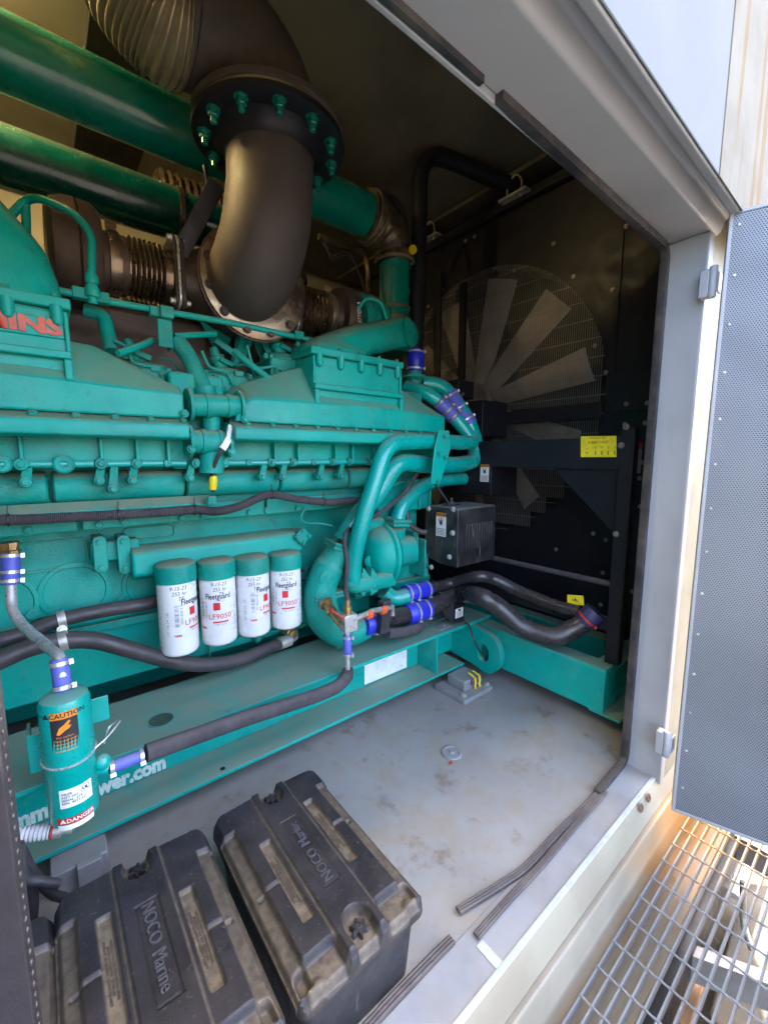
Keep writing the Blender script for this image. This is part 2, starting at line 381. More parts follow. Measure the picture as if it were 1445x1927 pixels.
M['cream_rust'] = rusty('cream_channel_with_rust_bloom', (.25, .215, .16), (2.25, .47, -.12), .75)
M['galv_rust'] = rusty('galvanised_grating_with_rust_bloom', (.18, .18, .182), (2.28, .45, -.2), .5, (.38, .20, .04))
M['cream_streak'] = rusty('cream_wall_with_rust_streaks', (.175, .16, .125), None, 1, (.15, .085, .025), True)
b9 = nodes_of(M['cream_streak'])[1]; b9.inputs['Specular IOR Level'].default_value = .12
M['wallwhite'] = mk('white_enclosure_panel', (.165, .17, .175), .88, rvar=.05, spec=.06, nscale=1.5, col2=(.17, .166, .155), nlo=.45, nhi=.8)
M['ground'] = mk('dry_tan_ground', (.06, .048, .032), .9, col2=(.04, .032, .023), nscale=3, bump=.6, bscale=18, spots=(9, .58, .7, .8), spotcol=(.13, .10, .08))
M['concrete'] = mk('pale_concrete', (.075, .06, .042), .85, col2=(.055, .045, .033), nscale=4, bump=.3, bscale=30)

# ---------------------------------------------------------------- the setting
g = MB(); g.box(-60, 60, -60, 60, -1.35, -1.15); struct('ground', g, M['ground'])
f = MB(); f.box(-2.6, 3.6, .70, 4.4, -.06, 0.0); struct('floor', f, M['floorm'])
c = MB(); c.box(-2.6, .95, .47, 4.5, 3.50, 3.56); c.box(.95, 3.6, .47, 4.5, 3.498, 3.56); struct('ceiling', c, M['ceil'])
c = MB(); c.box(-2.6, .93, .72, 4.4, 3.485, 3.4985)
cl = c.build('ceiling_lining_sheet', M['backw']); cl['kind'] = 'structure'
bw = MB(); bw.box(-2.6, 3.6, 4.4, 4.46, -.06, 3.5); struct('back_wall', bw, M['backw'])
lw = MB(); lw.box(-2.66, -2.6, .56, 4.46, -.06, 3.56); struct('left_wall', lw, M['backw'])
rw = MB(); rw.box(3.6, 3.66, .56, 4.46, -.06, 3.56); struct('right_wall', rw, M['black'])
# seam flange on the ceiling
sm = MB(); sm.box(2.80, 2.815, 1.0, 4.3, 3.455, 3.485)
tag(sm.build('ceiling_seam_strip', M['bellow2']), 'thin golden metal seam strip crossing the dark ceiling above the radiator', 'trim strip')
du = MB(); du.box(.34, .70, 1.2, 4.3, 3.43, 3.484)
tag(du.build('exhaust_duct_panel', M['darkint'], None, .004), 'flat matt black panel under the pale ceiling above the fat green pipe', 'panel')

# ---------------------------------------------------------------- enclosure front wall with its opening
XO, YI, YO, ZT = 2.06, .712, .56, 2.314          # opening: right jamb, inner lip, outer face, lintel
wl = thing('enclosure_wall', 'pale grey and cream steel front wall framing the big open service doorway', 'wall', (2.3, .63, -.3))
a = MB(); a.prism([(-.45, YI, ZT), (-.45, YO, ZT), (-.45, .548, ZT + .012), (-.45, .535, ZT + .05), (-.45, .515, ZT + .055), (-.45, .50, ZT + .03),
                   (-.45, .49, ZT + .004), (-.45, .462, ZT), (-.45, .462, ZT + .12), (-.45, YI, ZT + .12)], (XO + .002 + .45 + .08, 0, 0))
a.build('lintel', M['wallgrey'], wl, .006, 3)
a = MB(); a.box(-.45, XO + .08, YI - .0, YI + .012, ZT - .018, ZT + .05); a.build('lintel_lip', M['wallgrey'], wl, .002)
a = MB(); a.prism([(XO, YI, -.02), (XO, YO, -.02), (XO + .06, YO - .0, -.02), (XO + .06, YI, -.02)], (0, 0, ZT + .019)); a.build('door_jamb', M['wallgrey'], wl, .008, 3)
a = MB(); a.box(XO - .014, XO + .06, YI, YI + .012, -.0, ZT); a.build('door_jamb_lip', M['wallgrey'], wl, .003)
a = MB(); a.box(XO + .0605, 3.66, YO + .004, YI, -.10, 3.5); a.build('side_panel', M['cream'], wl, .004)
a = MB(); a.box(-.45, 1.70, .455, .4605, ZT + .004, 3.56); a.box(-.45, 1.70, .4605, YI - .003, ZT + .1215, 3.56); a.build('upper_panel', M['wallwhite'], wl, .003)
a = MB(); a.box(1.7015, 3.66, .455, .4605, ZT + .004, 3.56); a.box(1.7015, 3.66, .4605, YI - .003, ZT + .1215, 3.56)
a.box(1.704, 1.710, .4535, .4545, ZT + .004, 3.56)
a.build('corrugated_panel', M['cream_streak'], wl, .003)
a = MB(); a.box(-2.66, -.45, YO, YI, -.10, 3.5); a.build('front_panel', M['cream'], wl)
# sill
a = MB(); a.prism([(-.6, YI, 0.0), (-.6, YI, -.055), (-.6, .60, -.055), (-.6, .578, -.03), (-.6, .578, .0045), (-.6, YI, .0045)], (XO + .66, 0, 0)); a.build('sill', M['sill'], wl, .003)
a = MB(); a.box(-.6, XO + .004, .574, .592, .0048, .0085); 
a.box(.895, .925, .592, .665, .0048, .0075); a.build('sill_edge_paint', M['whitestripe'], wl, .0015)
a = MB(); a.prism([(-.6, .578, .002), (-.6, .566, -.012), (-.6, .548, -.085), (-.6, .543, -.098), (-.6, .56, -.1), (-.6, .60, -.06)], (4.2, 0, 0)); a.build('sill_apron', M['cream'], wl, .003)
a = MB(); a.prism([(-.6, .552, -.1035), (-.6, .530, -.1035), (-.6, .524, -.112), (-.6, .518, -.19), (-.6, .505, -.232), (-.6, .478, -.268), (-.6, .43, -.300), (-.6, .365, -.315),
                   (-.6, .365, -.33), (-.6, .43, -.318), (-.6, .50, -.285), (-.6, .535, -.23), (-.6, .552, -.12)], (4.2, 0, 0)); a.build('base_channel', M['cream_rust'], wl, .004, 3)
a = MB()
for (u_, v_) in ((1208, 1522), (1222, 1503)): 
    p = at(u_, v_, Y=.555); a.lathe(p + V((0, .004, 0)), (0, -1, .25), [(0, .018), (.004, .016), (.004, .009), (.001, .008)], 18)
a.build('drain_hole', mk('rust_stained_hole', (.16, .08, .04), .8), wl)
a = MB(); a.box(-2.66, 3.66, .56, 4.5, -1.15, -.07); a.build('plinth', M['concrete'], wl)
rf = MB(); rf.box(-2.7, 3.7, .44, 4.6, 3.565, 3.62); rf.build('roof', M['cream'], wl, .004)

# rubber seals
def strip(name, path, wd, th, label, mat=None, parent=None, up=(0, 1, 0), cat='seal strip'):
    mb = MB(); P_ = [V(p) for p in path]; rings = []
    for i, p in enumerate(P_):
        t = (P_[min(i + 1, len(P_) - 1)] - P_[max(i - 1, 0)]).normalized(); s_ = t.cross(V(up)).normalized(); n_ = s_.cross(t)
        prof = [(-1, -.5), (-1, .2), (-.72, .5), (-.4, .25), (-.1, .5), (.3, .35), (.6, .5), (1, .2), (1, -.5)]
        rings.append([p + s_ * a_ * wd / 2 + n_ * b_ * th for a_, b_ in prof])
    mb.loft(rings, True, False); o = mb.build(name, M[mat or ('seal' if name == 'door_seal' else 'sealb')], parent)
    if label: tag(o, label, cat)
    return o
zz = ZT - .02
strip('door_seal', [at(905, 150, Y=.704), at(725, -8, Y=.704), (-.2, .704, zz), (-.4, .704, zz)], .022, .02, 'dark rubber seal strip on the doorway top, ending above the gap', up=(0, 1, 0))
strip('door_seal', fil([at(937, 180, Y=.704), (1.6, .704, zz), (2.043, .704, zz), (2.043, .704, 1.0), (2.043, .704, .03), (1.96, .706, .018), (1.75, .70, .018)], .055, 7), .026, .03,
      'long dark rubber seal strip running down the right side of the doorway')
lo1 = [at(1168, 1441, Z=0.014), at(1112, 1507, Z=0.014), at(1050, 1567, Z=0.014), at(992, 1630, Z=0.014), at(947, 1662, Z=0.014), at(907, 1687, Z=0.014), at(862, 1714, Z=0.014)]
strip('loose_seal_strip', spl(lo1, 5), .024, .014, 'loose brown rubber strip peeled off the sill, its cut end lying on the grey floor', up=(0, 0, 1))
lo2 = [at(1139, 1489, Z=0.016), at(1086, 1549, Z=0.016), at(1020, 1626, Z=0.016), at(955, 1695, Z=0.016), at(896, 1762, Z=0.016)]
strip('loose_seal_strip', spl(lo2, 5), .022, .010, 'dark flat rubber strip lying on the grey sill beside the white painted line', up=(0, 0, 1))
lo3 = [at(850, 1768, Z=0.016), at(800, 1818, Z=0.016), at(740, 1880, Z=0.016), at(690, 1935, Z=0.016)] + [V((.3, .72, .014)), V((-.3, .72, .014))]
strip('loose_seal_strip', spl(lo3, 5), .026, .014, 'worn brown rubber strip along the sill in front of the battery boxes', up=(0, 0, 1))

# ---------------------------------------------------------------- doors
def make_door(loc, ang, width, z0, z1, label, perf, flip=1):
    d = thing('perforated_door', label, 'door', loc); d.rotation_euler = (0, 0, ang)
    def bd(n, mb, mt, bv=0):
        o = mb.build(n, M[mt], None, bv); o.parent = d; return o
    mb = MB(); mb.box(0, .05 * flip, 0, width, z0, z1); bd('door_leaf', mb, 'cream', .004)
    mb = MB(); s = -.0025 * flip; r = .012
    mb.box(s, s - .002 * flip, r, width - r, z0 + r, z1 - r); o = bd('perforated_lining', mb, perf)
    mb = MB()
    for (a0, a1, b0, b1) in ((0, r, z0, z1), (width - r, width, z0, z1), (r + .0005, width - r - .0005, z0, z0 + r), (r + .0005, width - r - .0005, z1 - r, z1)):
        mb.box(-.0005 * flip, -.008 * flip, a0, a1, b0, b1)
    bd('edge_trim', mb, 'wallgrey', .002)
    mb = MB(); z = z0 + .12
    while z < z1:
        mb.lathe((-.004 * flip, .03, z), (-flip, 0, 0), [(0, .006), (.003, .005), (.004, .002)], 10); z += .17
    mb.lathe((-.004 * flip, .28, 1.1), (-flip, 0, 0), [(0, .008), (.003, .006), (.004, .002)], 10)
    bd('rivets', mb, 'zinc')
    return d
dang = math.atan2(-.953, .302) - math.pi / 2
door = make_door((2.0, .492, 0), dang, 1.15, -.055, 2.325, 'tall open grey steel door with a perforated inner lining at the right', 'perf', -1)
def hinge(u, v, lab):
    p = at(u, v, Y=.53)
    mb = MB(); mb.box(p.x - .012, p.x + .03, p.y + .010, p.y + .04, p.z - .05, p.z + .05); h = mb.build('hinge', M['wallgrey'], door, .003)
    mb = MB(); mb.lathe(p + V((0, 0, -.055)), (0, 0, 1), [(0, .012), (.004, .015), (.11, .015), (.114, .012)], 18); mb.build('hinge_barrel', M['wallgrey'], h)
    mb = MB(); mb.box(p.x + .0, p.x + .05, p.y - .018, p.y - .010, p.z - .035, p.z + .035); mb.build('hinge_leaf', M['wallgrey'], h, .003)
hinge(1341, 531, 'upper steel hinge holding the open perforated door at the right')
hinge(1254, 1402, 'lower steel hinge of the open perforated door near the sill')
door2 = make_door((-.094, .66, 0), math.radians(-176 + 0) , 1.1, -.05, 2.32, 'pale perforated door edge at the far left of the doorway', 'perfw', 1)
ls = MB(); ls.box(-.089, -.055, .575, .66, .0, 2.3); 
for k in range(150):
    z = .05 + k * .015; ls.box(-.0565, -.0525, .60, .606, z, z + .006)
tag(ls.build('edge_seal_post', M['seal'], None, .003), 'dark ribbed rubber edge post standing at the far left of the doorway', 'post')

# ---------------------------------------------------------------- walkway grating
gr = thing('walkway_grating', 'galvanised open bar grating of the walkway, rusty in its corner', 'grating', (1.2, -.3, -.2))
mb = MB(); y = .473; n = 0
while y > -1.3:
    mb.box(-.9, 2.9, y - .0026, y + .0026, -.238, -.203); y -= .0343
mb.build('bearing_bars', M['galv_rust'], gr, 0)
mb = MB(); x = 2.223 + .117 * 5
while x > -.9:
    rings = []; k = 0
    yy = .478
    while yy > -1.3:
        a_ = k * .55; w_ = .0042
        rings.append([(x + math.cos(a_ + q) * w_, yy, -.2015 + math.sin(a_ + q) * w_) for q in (0, math.pi / 2, math.pi, 1.5 * math.pi)]); yy -= .0115; k += 1
    mb.loft(rings, True, False); x -= .117
mb.build('cross_rods', M['galv_rust'], gr)
mb = MB(); mb.box(-.9, 2.9, -1.34, -1.30, -.26, -.2); mb.build('edge_beam', M['galv'], gr)
# things lying below the grating
mb = MB(); mb.prism([(2.05, .30, -1.149), (2.9, .35, -1.149), (3.4, -.2, -1.149), (2.9, -.9, -1.149), (1.95, -.8, -1.149), (1.8, -.2, -1.149)], (0, 0, .22))
tag(mb.build('concrete_slab', M['concrete'], None, .01), 'tan broken concrete slab on the ground under the walkway grating', 'slab')
mb = MB(); p0, p1 = at(1262, 1880, Z=-1.05), at(1290, 1800, Z=-1.05)
mb.bar(at(1262, 1925, Z=-.75), at(1300, 1830, Z=-.75), .11, .07)
tag(mb.build('timber_block', M['wood'], None, .004), 'orange brown timber block under the grating near the picture bottom', 'timber')
mb = MB(); mb.bar(at(1385, 1690, Z=-.75), at(1412, 1625, Z=-.75), .05, .03)
tag(mb.build('timber_offcut', M['conduit'], None, .004), 'short white offcut lying under the grating by the door', 'offcut')
mb = MB(); mb.tube(fil([at(1398, 1660, Z=-.6), at(1398, 1740, Z=-.8), at(1415, 1790, Z=-.85)], .05), .014, 10)
tag(mb.build('drain_pipe', M['zinc']), 'short bent metal pipe stub seen under the walkway grating', 'pipe')
bm_ = thing('walkway_support', 'dark steel support beams crossing under the walkway grating', 'steel frame', (2.0, .0, -.5))
mb = MB(); mb.bar((1.35, .36, -.55), (3.3, .36, -.55), .03, .2); mb.build('side_beam', M['black'], bm_)
mb = MB(); mb.bar(at(1240, 1790, Z=-.6), at(1460, 1872, Z=-.6), .05, .12); mb.bar((2.6, .36, -.5), (2.6, -1.3, -.5), .05, .12); mb.build('cross_beam', M['grey'], bm_)
# floor drain plug
p = at(850, 1417, Z=0.002)
fd = thing('floor_drain', 'round grey plug set in the grey floor between the base frame and the doorway', 'drain', p)
mb = MB(); mb.lathe(p, (0, 0, 1), [(0, .052), (.004, .05), (.006, .04), (.003, .036), (.004, .014), (.010, .012), (.010, .004)], 32); mb.build('drain_plate', M['grey'], fd)
mb = MB(); q = at(847, 1440, Z=.002); mb.prism([q, q + V((.022, .002, 0)), q + V((.018, .016, 0)), q + V((.002, .012, 0))], (0, 0, .002))
tag(mb.build('plastic_scrap', M['red']), 'tiny red plastic scrap on the floor beside the round drain plug', 'scrap')

# warm tube lamp added out of view, standing in for an unknown source
lt = thing('added_lamp', 'added lamp out of view, its warm tube standing in for an unknown source', 'lamp', (-.45, 2.3, 3.48))
mb = MB(); mb.box(-.85, -.15, 2.26, 2.34, 3.44, 3.4845); mb.build('added_lamp_housing', M['conduit'], lt, .004)
tm = bpy.data.materials.new('glowing_tube'); tm.use_nodes = True; b_ = tm.node_tree.nodes['Principled BSDF']
b_.inputs['Emission Color'].default_value = (1, .72, .30, 1); b_.inputs['Emission Strength'].default_value = 60
mb = MB(); mb.cyl((-.82, 2.3, 3.415), (-.18, 2.3, 3.415), .014); mb.build('added_lamp_tube', tm, lt)
# ================================================================ the engine
eng = thing('diesel_engine', 'huge green diesel generator engine with four white oil filters on its side', 'engine', (.8, 2.4, .45))
def E_(n, mb, mt='green', bv=0, par=None, seg=2): return mb.build(n, M[mt], par or eng, bv, seg)
def bolts(lst, n, mt='gcast', r=.013, h=.012, par=None, size=None):
    for p in lst: 
        mb = MB(); mb.bolt(p, n, r, h); E_('bolt', mb, mt, 0, par)
YB = 2.15
def zy(v, Y, u=250): return at(u, v, Y=Y).z
# block and oil pan
mb = MB(); mb.box(-1.3, 1.62, YB, 2.85, .80, 1.47)
E_('engine_block', mb, 'gcast', .008)
pr = [(YB + .03, .79), (YB - .012, .79), (YB - .012, .745), (YB + .02, .74), (YB + .03, .44), (YB + .25, .40), (YB + .6, .40), (YB + .6, .79)]
mb = MB(); mb.prism([(-1.3, y, z) for y, z in pr], (2.95, 0, 0)); E_('oil_pan', mb, 'green', .006)
mb = MB(); mb.box(-1.3, 1.64, YB - .02, YB + .0, .700, .735); 
E_('pan_rail', mb, 'gcast', .004)
# long stepped side wall above the block
mb = MB(); mb.box(-1.3, 1.60, 2.04, YB + .1, 1.20, 1.49); E_('camshaft_housing', mb, 'gcast', .006)
mb = MB()
for a, b in ((-1.28, .10), (.112, .86), (.872, 1.58)): mb.box(a, b, 2.00, 2.04, 1.165, 1.245)
E_('side_rail', mb, 'gcast', .006)
for (u, v) in ((54, 1009), (187, 1001), (235, 998), (343, 988), (383, 985), (470, 980), (502, 976), (560, 972)):
    p = at(u, v, Y=1.995); bolts([V((p.x, 2.0, 1.185))], (0, -1, 0), r=.014, h=.016)
# covers of the cam followers: rounded horizontal segments
for (a, b) in ((-.62, .02), (.035, .485), (.497, .925), (.935, 1.34), (1.35, 1.6)):
    rings = []
    for k, (x, s_) in enumerate(((a, .9), (a + .006, 1), (b - .006, 1), (b, .9))):
        ring = []
        for t in range(17):
            q = -math.pi / 2 + math.pi * t / 16
            ring.append((x, 2.03 - .075 * s_ * (max(math.cos(q), 0) ** .75), 1.335 + .062 * s_ * math.sin(q)))
        rings.append(ring + [(x, 2.06, 1.335 + .06 * s_), (x, 2.06, 1.335 - .06 * s_)])
    mb = MB(); mb.loft(rings); E_('cam_cover', mb, 'gcast')
# ribbed deck wall with its lower bar
mb = MB(); mb.box(-.95, .475, 1.90, 2.1, 1.43, 1.535); mb.box(.60, 1.95, 1.90, 2.1, 1.43, 1.535); E_('deck_wall', mb, 'green', .004)
mb = MB()
for u in (40, 190, 257, 315): x = at(u, 850, Y=1.89).x; mb.box(x - .006, x + .006, 1.865, 1.90, 1.43, 1.52)
for u in (514, 558, 628, 660, 700): x = at(u, 850, Y=1.89).x; mb.box(x - .005, x + .005, 1.865, 1.90, 1.43, 1.52)
build_split(mb, 'deck_rib', M['green'], eng, .003)
mb = MB(); mb.cyl((-.95, 1.885, 1.426), (.475, 1.885, 1.426), .013); mb.cyl((.60, 1.885, 1.426), (1.72, 1.885, 1.426), .013); E_('deck_bar', mb, 'gpump')
for u, rr in ((3, .028), (40, .022), (120, .034), (190, .022), (257, .020), (315, .016), (369, .020), (422, .022), (468, .015), (511, .02), (552, .02), (590, .015), (626, .02), (658, .02), (695, .02)):
    x = at(u, 875, Y=1.875).x; mb = MB()
    mb.lathe((x, 1.895, 1.426), (0, -1, 0), [(0, rr), (.022, rr), (.028, rr * .8), (.028, rr * .35), (.02, rr * .3)] if rr in (.028, .034, .015, .016) else [(0, rr), (.022, rr), (.03, rr * .85)], 20)
    E_('boss', mb, 'gcast')
    if rr in (.02, .022): bolts([V((x, 1.867, 1.426))], (0, -1, 0), r=.011, h=.014)
for u, v in ((48, 908), (187, 904), (213, 920), (250, 904), (358, 899), (407, 898), (495, 898), (533, 897), (604, 897), (642, 896)):
    p = at(u, v, Y=1.885); mb = MB(); mb.loft([[(p.x + s_ * .013 + o_, 1.90 - d_, 1.42 + q_) for s_, d_, q_ in ((-1, 0, 0), (-1, .02, 0), (1, .02, 0), (1, 0, 0))] for o_, q_ in ((0.01, 0),)] +
            [[(p.x + s_ * .016, 1.93 - d_, p.z) for s_, d_ in ((-1, 0), (-1, .035), (1, .035), (1, 0))]], True, False)
    mb.lathe((p.x, 1.93, p.z), (0, -1, 0), [(0, .019), (.04, .019), (.044, .016)], 18); E_('bracket', mb, 'gcast', .002)
    bolts([V((p.x, 1.888, p.z))], (0, -1, 0), r=.0115, h=.014)
# harness tray
mb = MB(); q0, q1 = at(-60, 960, Y=1.93), at(398, 946, Y=1.93)
mb.prism([(-1.0, 1.95, 1.285), (q1.x, 1.95, 1.285), (q1.x + .0, 1.90, 1.255), (-1.0, 1.90, 1.255)], (0, .004, -.006)); mb.box(-1.0, q1.x, 1.896, 1.90, 1.225, 1.2545)
E_('cable_tray', mb, 'gcast', .003)
# round covers and recessed panel cast into the block side
for (u, v, R_) in ((142, 1113, .125), (-4, 1140, .125), (283, 1098, .115)):
    p = at(u, v, Y=YB); mb = MB(); mb.lathe(p + V((0, .002, 0)), (0, -1, 0), [(0, R_), (.010, R_), (.012, R_ - .006), (.012, R_ - .016), (.005, R_ - .020), (.005, .01)], 48); E_('round_cover', mb, 'gcast')
def rrect(c, hx, hz, r, n=6):
    out = []
    for sx, sz, a0 in ((1, 1, 0), (-1, 1, 90), (-1, -1, 180), (1, -1, 270)):
        for k in range(n + 1):
            a = math.radians(a0 + 90 * k / n); out.append((c[0] + sx * (hx - r) + r * math.cos(a), c[1] + sz * (hz - r) + r * math.sin(a)))
    return out
def frame_ring(mb, c, hx, hz, r, wd, y0, y1):
    A = rrect(c, hx, hz, r); B = rrect(c, hx - wd, hz - wd, max(r - wd * .5, .004))
    mb.loft([[(x, y0, z) for x, z in A], [(x, y1, z) for x, z in A], [(x, y1, z) for x, z in B], [(x, y0, z) for x, z in B]], False, False)
a, b = at(34, 1045, Y=YB), at(165, 1041, Y=YB)
mb = MB(); frame_ring(mb, ((a.x + b.x) / 2, 1.055), (b.x - a.x) / 2, .062, .02, .008, YB + .004, YB - .012); 
c1, c2 = at(232, 1030, Y=YB), at(330, 1012, Y=YB); frame_ring(mb, ((c1.x + c2.x) / 2, 1.11), (c2.x - c1.x) / 2, .03, .02, .006, YB + .004, YB - .010)
build_split(mb, 'cast_panel', M['gcast'], eng, .002)
bolts([at(60, 1155, Y=YB - .004)], (0, -1, 0), r=.022, h=.02)
bolts([at(227, 1127, Y=YB - .004)], (0, -1, 0), r=.018, h=.018); bolts([at(485, 1202, Y=YB - .004), at(574, 1070, Y=YB - .004)], (0, -1, 0), r=.016, h=.018)
mb = MB()
for (u0, v0, u1, v1) in ((450, 1200, 600, 1172), (395, 1215, 395, 1235)):
    mb.bar(at(u0, v0, Y=YB - .002), at(u1, v1, Y=YB - .002), .006, .01)
E_('cast_rib', mb, 'gcast')
# paired clamp straps
for u, v0, v1 in ((187, 1020, 1068), (232, 1018, 1071)):
    a, b = at(u, v0, Y=2.05), at(u, v1, Y=2.05); mb = MB()
    A = rrect((a.x, (a.z + b.z) / 2), .024, (a.z - b.z) / 2 + .024, .023); mb.prism([(x, 2.06, z) for x, z in A], (0, -.014, 0))
    mb.box(a.x - .018, a.x + .018, 2.06, YB, a.z - .02, a.z + .02); mb.box(a.x - .018, a.x + .018, 2.06, YB, b.z - .02, b.z + .02)
    E_('clamp_strap', mb, 'gcast', .003); bolts([V((a.x, 2.046, a.z)), V((a.x, 2.046, b.z))], (0, -1, 0), r=.012, h=.012)
mb = MB(); a = at(187, 1045, Y=2.09); mb.box(a.x - .03, a.x + .15, 2.08, YB, a.z - .03, a.z + .055); E_('clamp_body', mb, 'gcast', .01)

# ---- oil filter housing and the four filters
FY = 1.95
fc = []
for (u, vt, vb) in ((331, 1085, 1228), (408, 1078, 1208), (474, 1070, 1192), (536, 1062, 1178)):
    b_, t_ = at(u, vb, Y=FY), at(u, vt, Y=FY); fc.append((t_.x, t_.z, b_.z))
p0, p1 = at(246, 1040, Y=2.02), at(566, 1005, Y=2.02)
mb = MB(); mb.prism([(p0.x, 2.03, 1.06), (p0.x, 2.00, 1.045), (p0.x, 1.995, .955), (p0.x, 2.03, .93), (p0.x, 2.16, .93), (p0.x, 2.16, 1.06)], (p1.x - p0.x, 0, 0))
E_('filter_manifold', mb, 'green', .012, None, 3)
mb = MB(); pq = at(571, 1010, Y=1.97); s_ = .052
mb.prism([(pq.x - s_, 1.99, pq.z), (pq.x, 1.99, pq.z + s_), (pq.x + s_, 1.99, pq.z), (pq.x, 1.99, pq.z - s_)], (0, -.018, 0)); mb.box(pq.x - .025, pq.x + .025, 1.99, 2.1, pq.z - .03, pq.z + .03)
E_('end_plate', mb, 'gcast', .006); bolts([pq + V((dx * .034, 0, dz * .034)) for dx, dz in ((-1, 0), (1, 0), (0, 1), (0, -1))], (0, -1, 0), r=.009, h=.01)
RF = .0785
for i, (x, zt, zb) in enumerate(fc):
    mb = MB(); mb.lathe((x, FY, zt - .015), (0, 0, 1), [(0, RF + .004), (.045, RF + .005), (.072, RF + .003), (.082, RF - .012), (.086, .02)], 40)
    mb.box(x - .05, x + .05, FY + .01, 2.02, zt + .005, zt + .065); E_('filter_head', mb, 'gcast', .004)
    mb = MB(); h = zt - .012 - zb
    mb.lathe((x, FY, zb), (0, 0, 1), [(0, RF - .03), (.002, RF - .016), (.010, RF - .005), (.020, RF - .0005), (h - .012, RF), (h - .009, RF - .003), (h - .002, RF - .004), (h, RF - .004)], 48)
    fl = E_('oil_filter', mb, 'white')
    if i == 0: fl['label'] = 'front white oil filter, the lowest, with a date 9-15-23 written by hand'
    C_ = (x, FY); zm = (zt + zb) / 2
    ink = MB(); rd = MB(); gk = MB()
    view = math.atan2(x, FY)               # the side of the can that faces the walkway
    rot = (.35, -.55, .35, -.55)[i]        # every can is screwed on to a different turn
    a_ = rot - view * .6
    # brand word, red square, model number and bar
    wrap_text(ink, 'Fleetguard', .036, C_, RF, a_ + .42, zm + .075, sx=.72, bold=.0006)
    wrap_rect(rd, C_, RF, a_ + .16, a_ + .52, zm + .012, zm + .047)
    wrap_text(rd, 'LF9050', .034, C_, RF, a_ + .5, zm - .018)
    wrap_rect(rd, C_, RF, a_ + .1, a_ + .95, zm - .047, zm - .040)
    wrap_text(gk, 'LUBE  HUILE', .010, C_, RF, a_ + .5, zm - .055)
    wrap_text(ink, '9-15-23\n 255 hr\n   TF', .024, C_, RF, -view + .05, zb + h - .045, shear=.25, sx=.9)
    wrap_text(gk, 'OOOC=', .012, C_, RF, -view + .08, zb + h - .098)
    # barcode and instruction pictograms
    random.seed(20 + i)
    for q in range(16):
        z = zm - .03 + q * .0062; wrap_rect(gk, C_, RF, a_ - .62, a_ - .40, z, z + random.choice((.0018, .003, .0045)))
    for q in range(12):
        z = zm - .02 + q * .0062; wrap_rect(gk, C_, RF, a_ - .34, a_ - .2, z, z + random.choice((.0018, .003)))
    wrap_text(rd, 'TIRER', .012, C_, RF, a_ - .5, zm - .07, bold=.0005)
    for q, hh in enumerate((.012, .010, .010, .009)):
        z = zm + .02 - q * .028; wrap_text(gk, ('o', 'a', '4', 'n')[q], .022, C_, RF, a_ + 1.45, z); wrap_rect(gk, C_, RF, a_ + 1.35, a_ + 1.55, z + .012, z + .0135); wrap_text(gk, ('c', 'u', 'i', 't')[q], .016, C_, RF, a_ + 1.22, z)
        z2 = zm + .03 - q * .028; wrap_text(gk, ('o', 'a', '4', 'n')[q], .022, C_, RF, a_ - 1.0, z2); wrap_rect(gk, C_, RF, a_ - 1.1, a_ - .9, z2 - .013, z2 - .0115)
    wrap_rect(gk, C_, RF, a_ + 1.1, a_ + 1.75, zm - .092, zm - .0905)
    ink.build('black_lettering', M['ink'], fl); rd.build('red_lettering', M['redprint'], fl); gk.build('small_print', M['greyink'], fl)

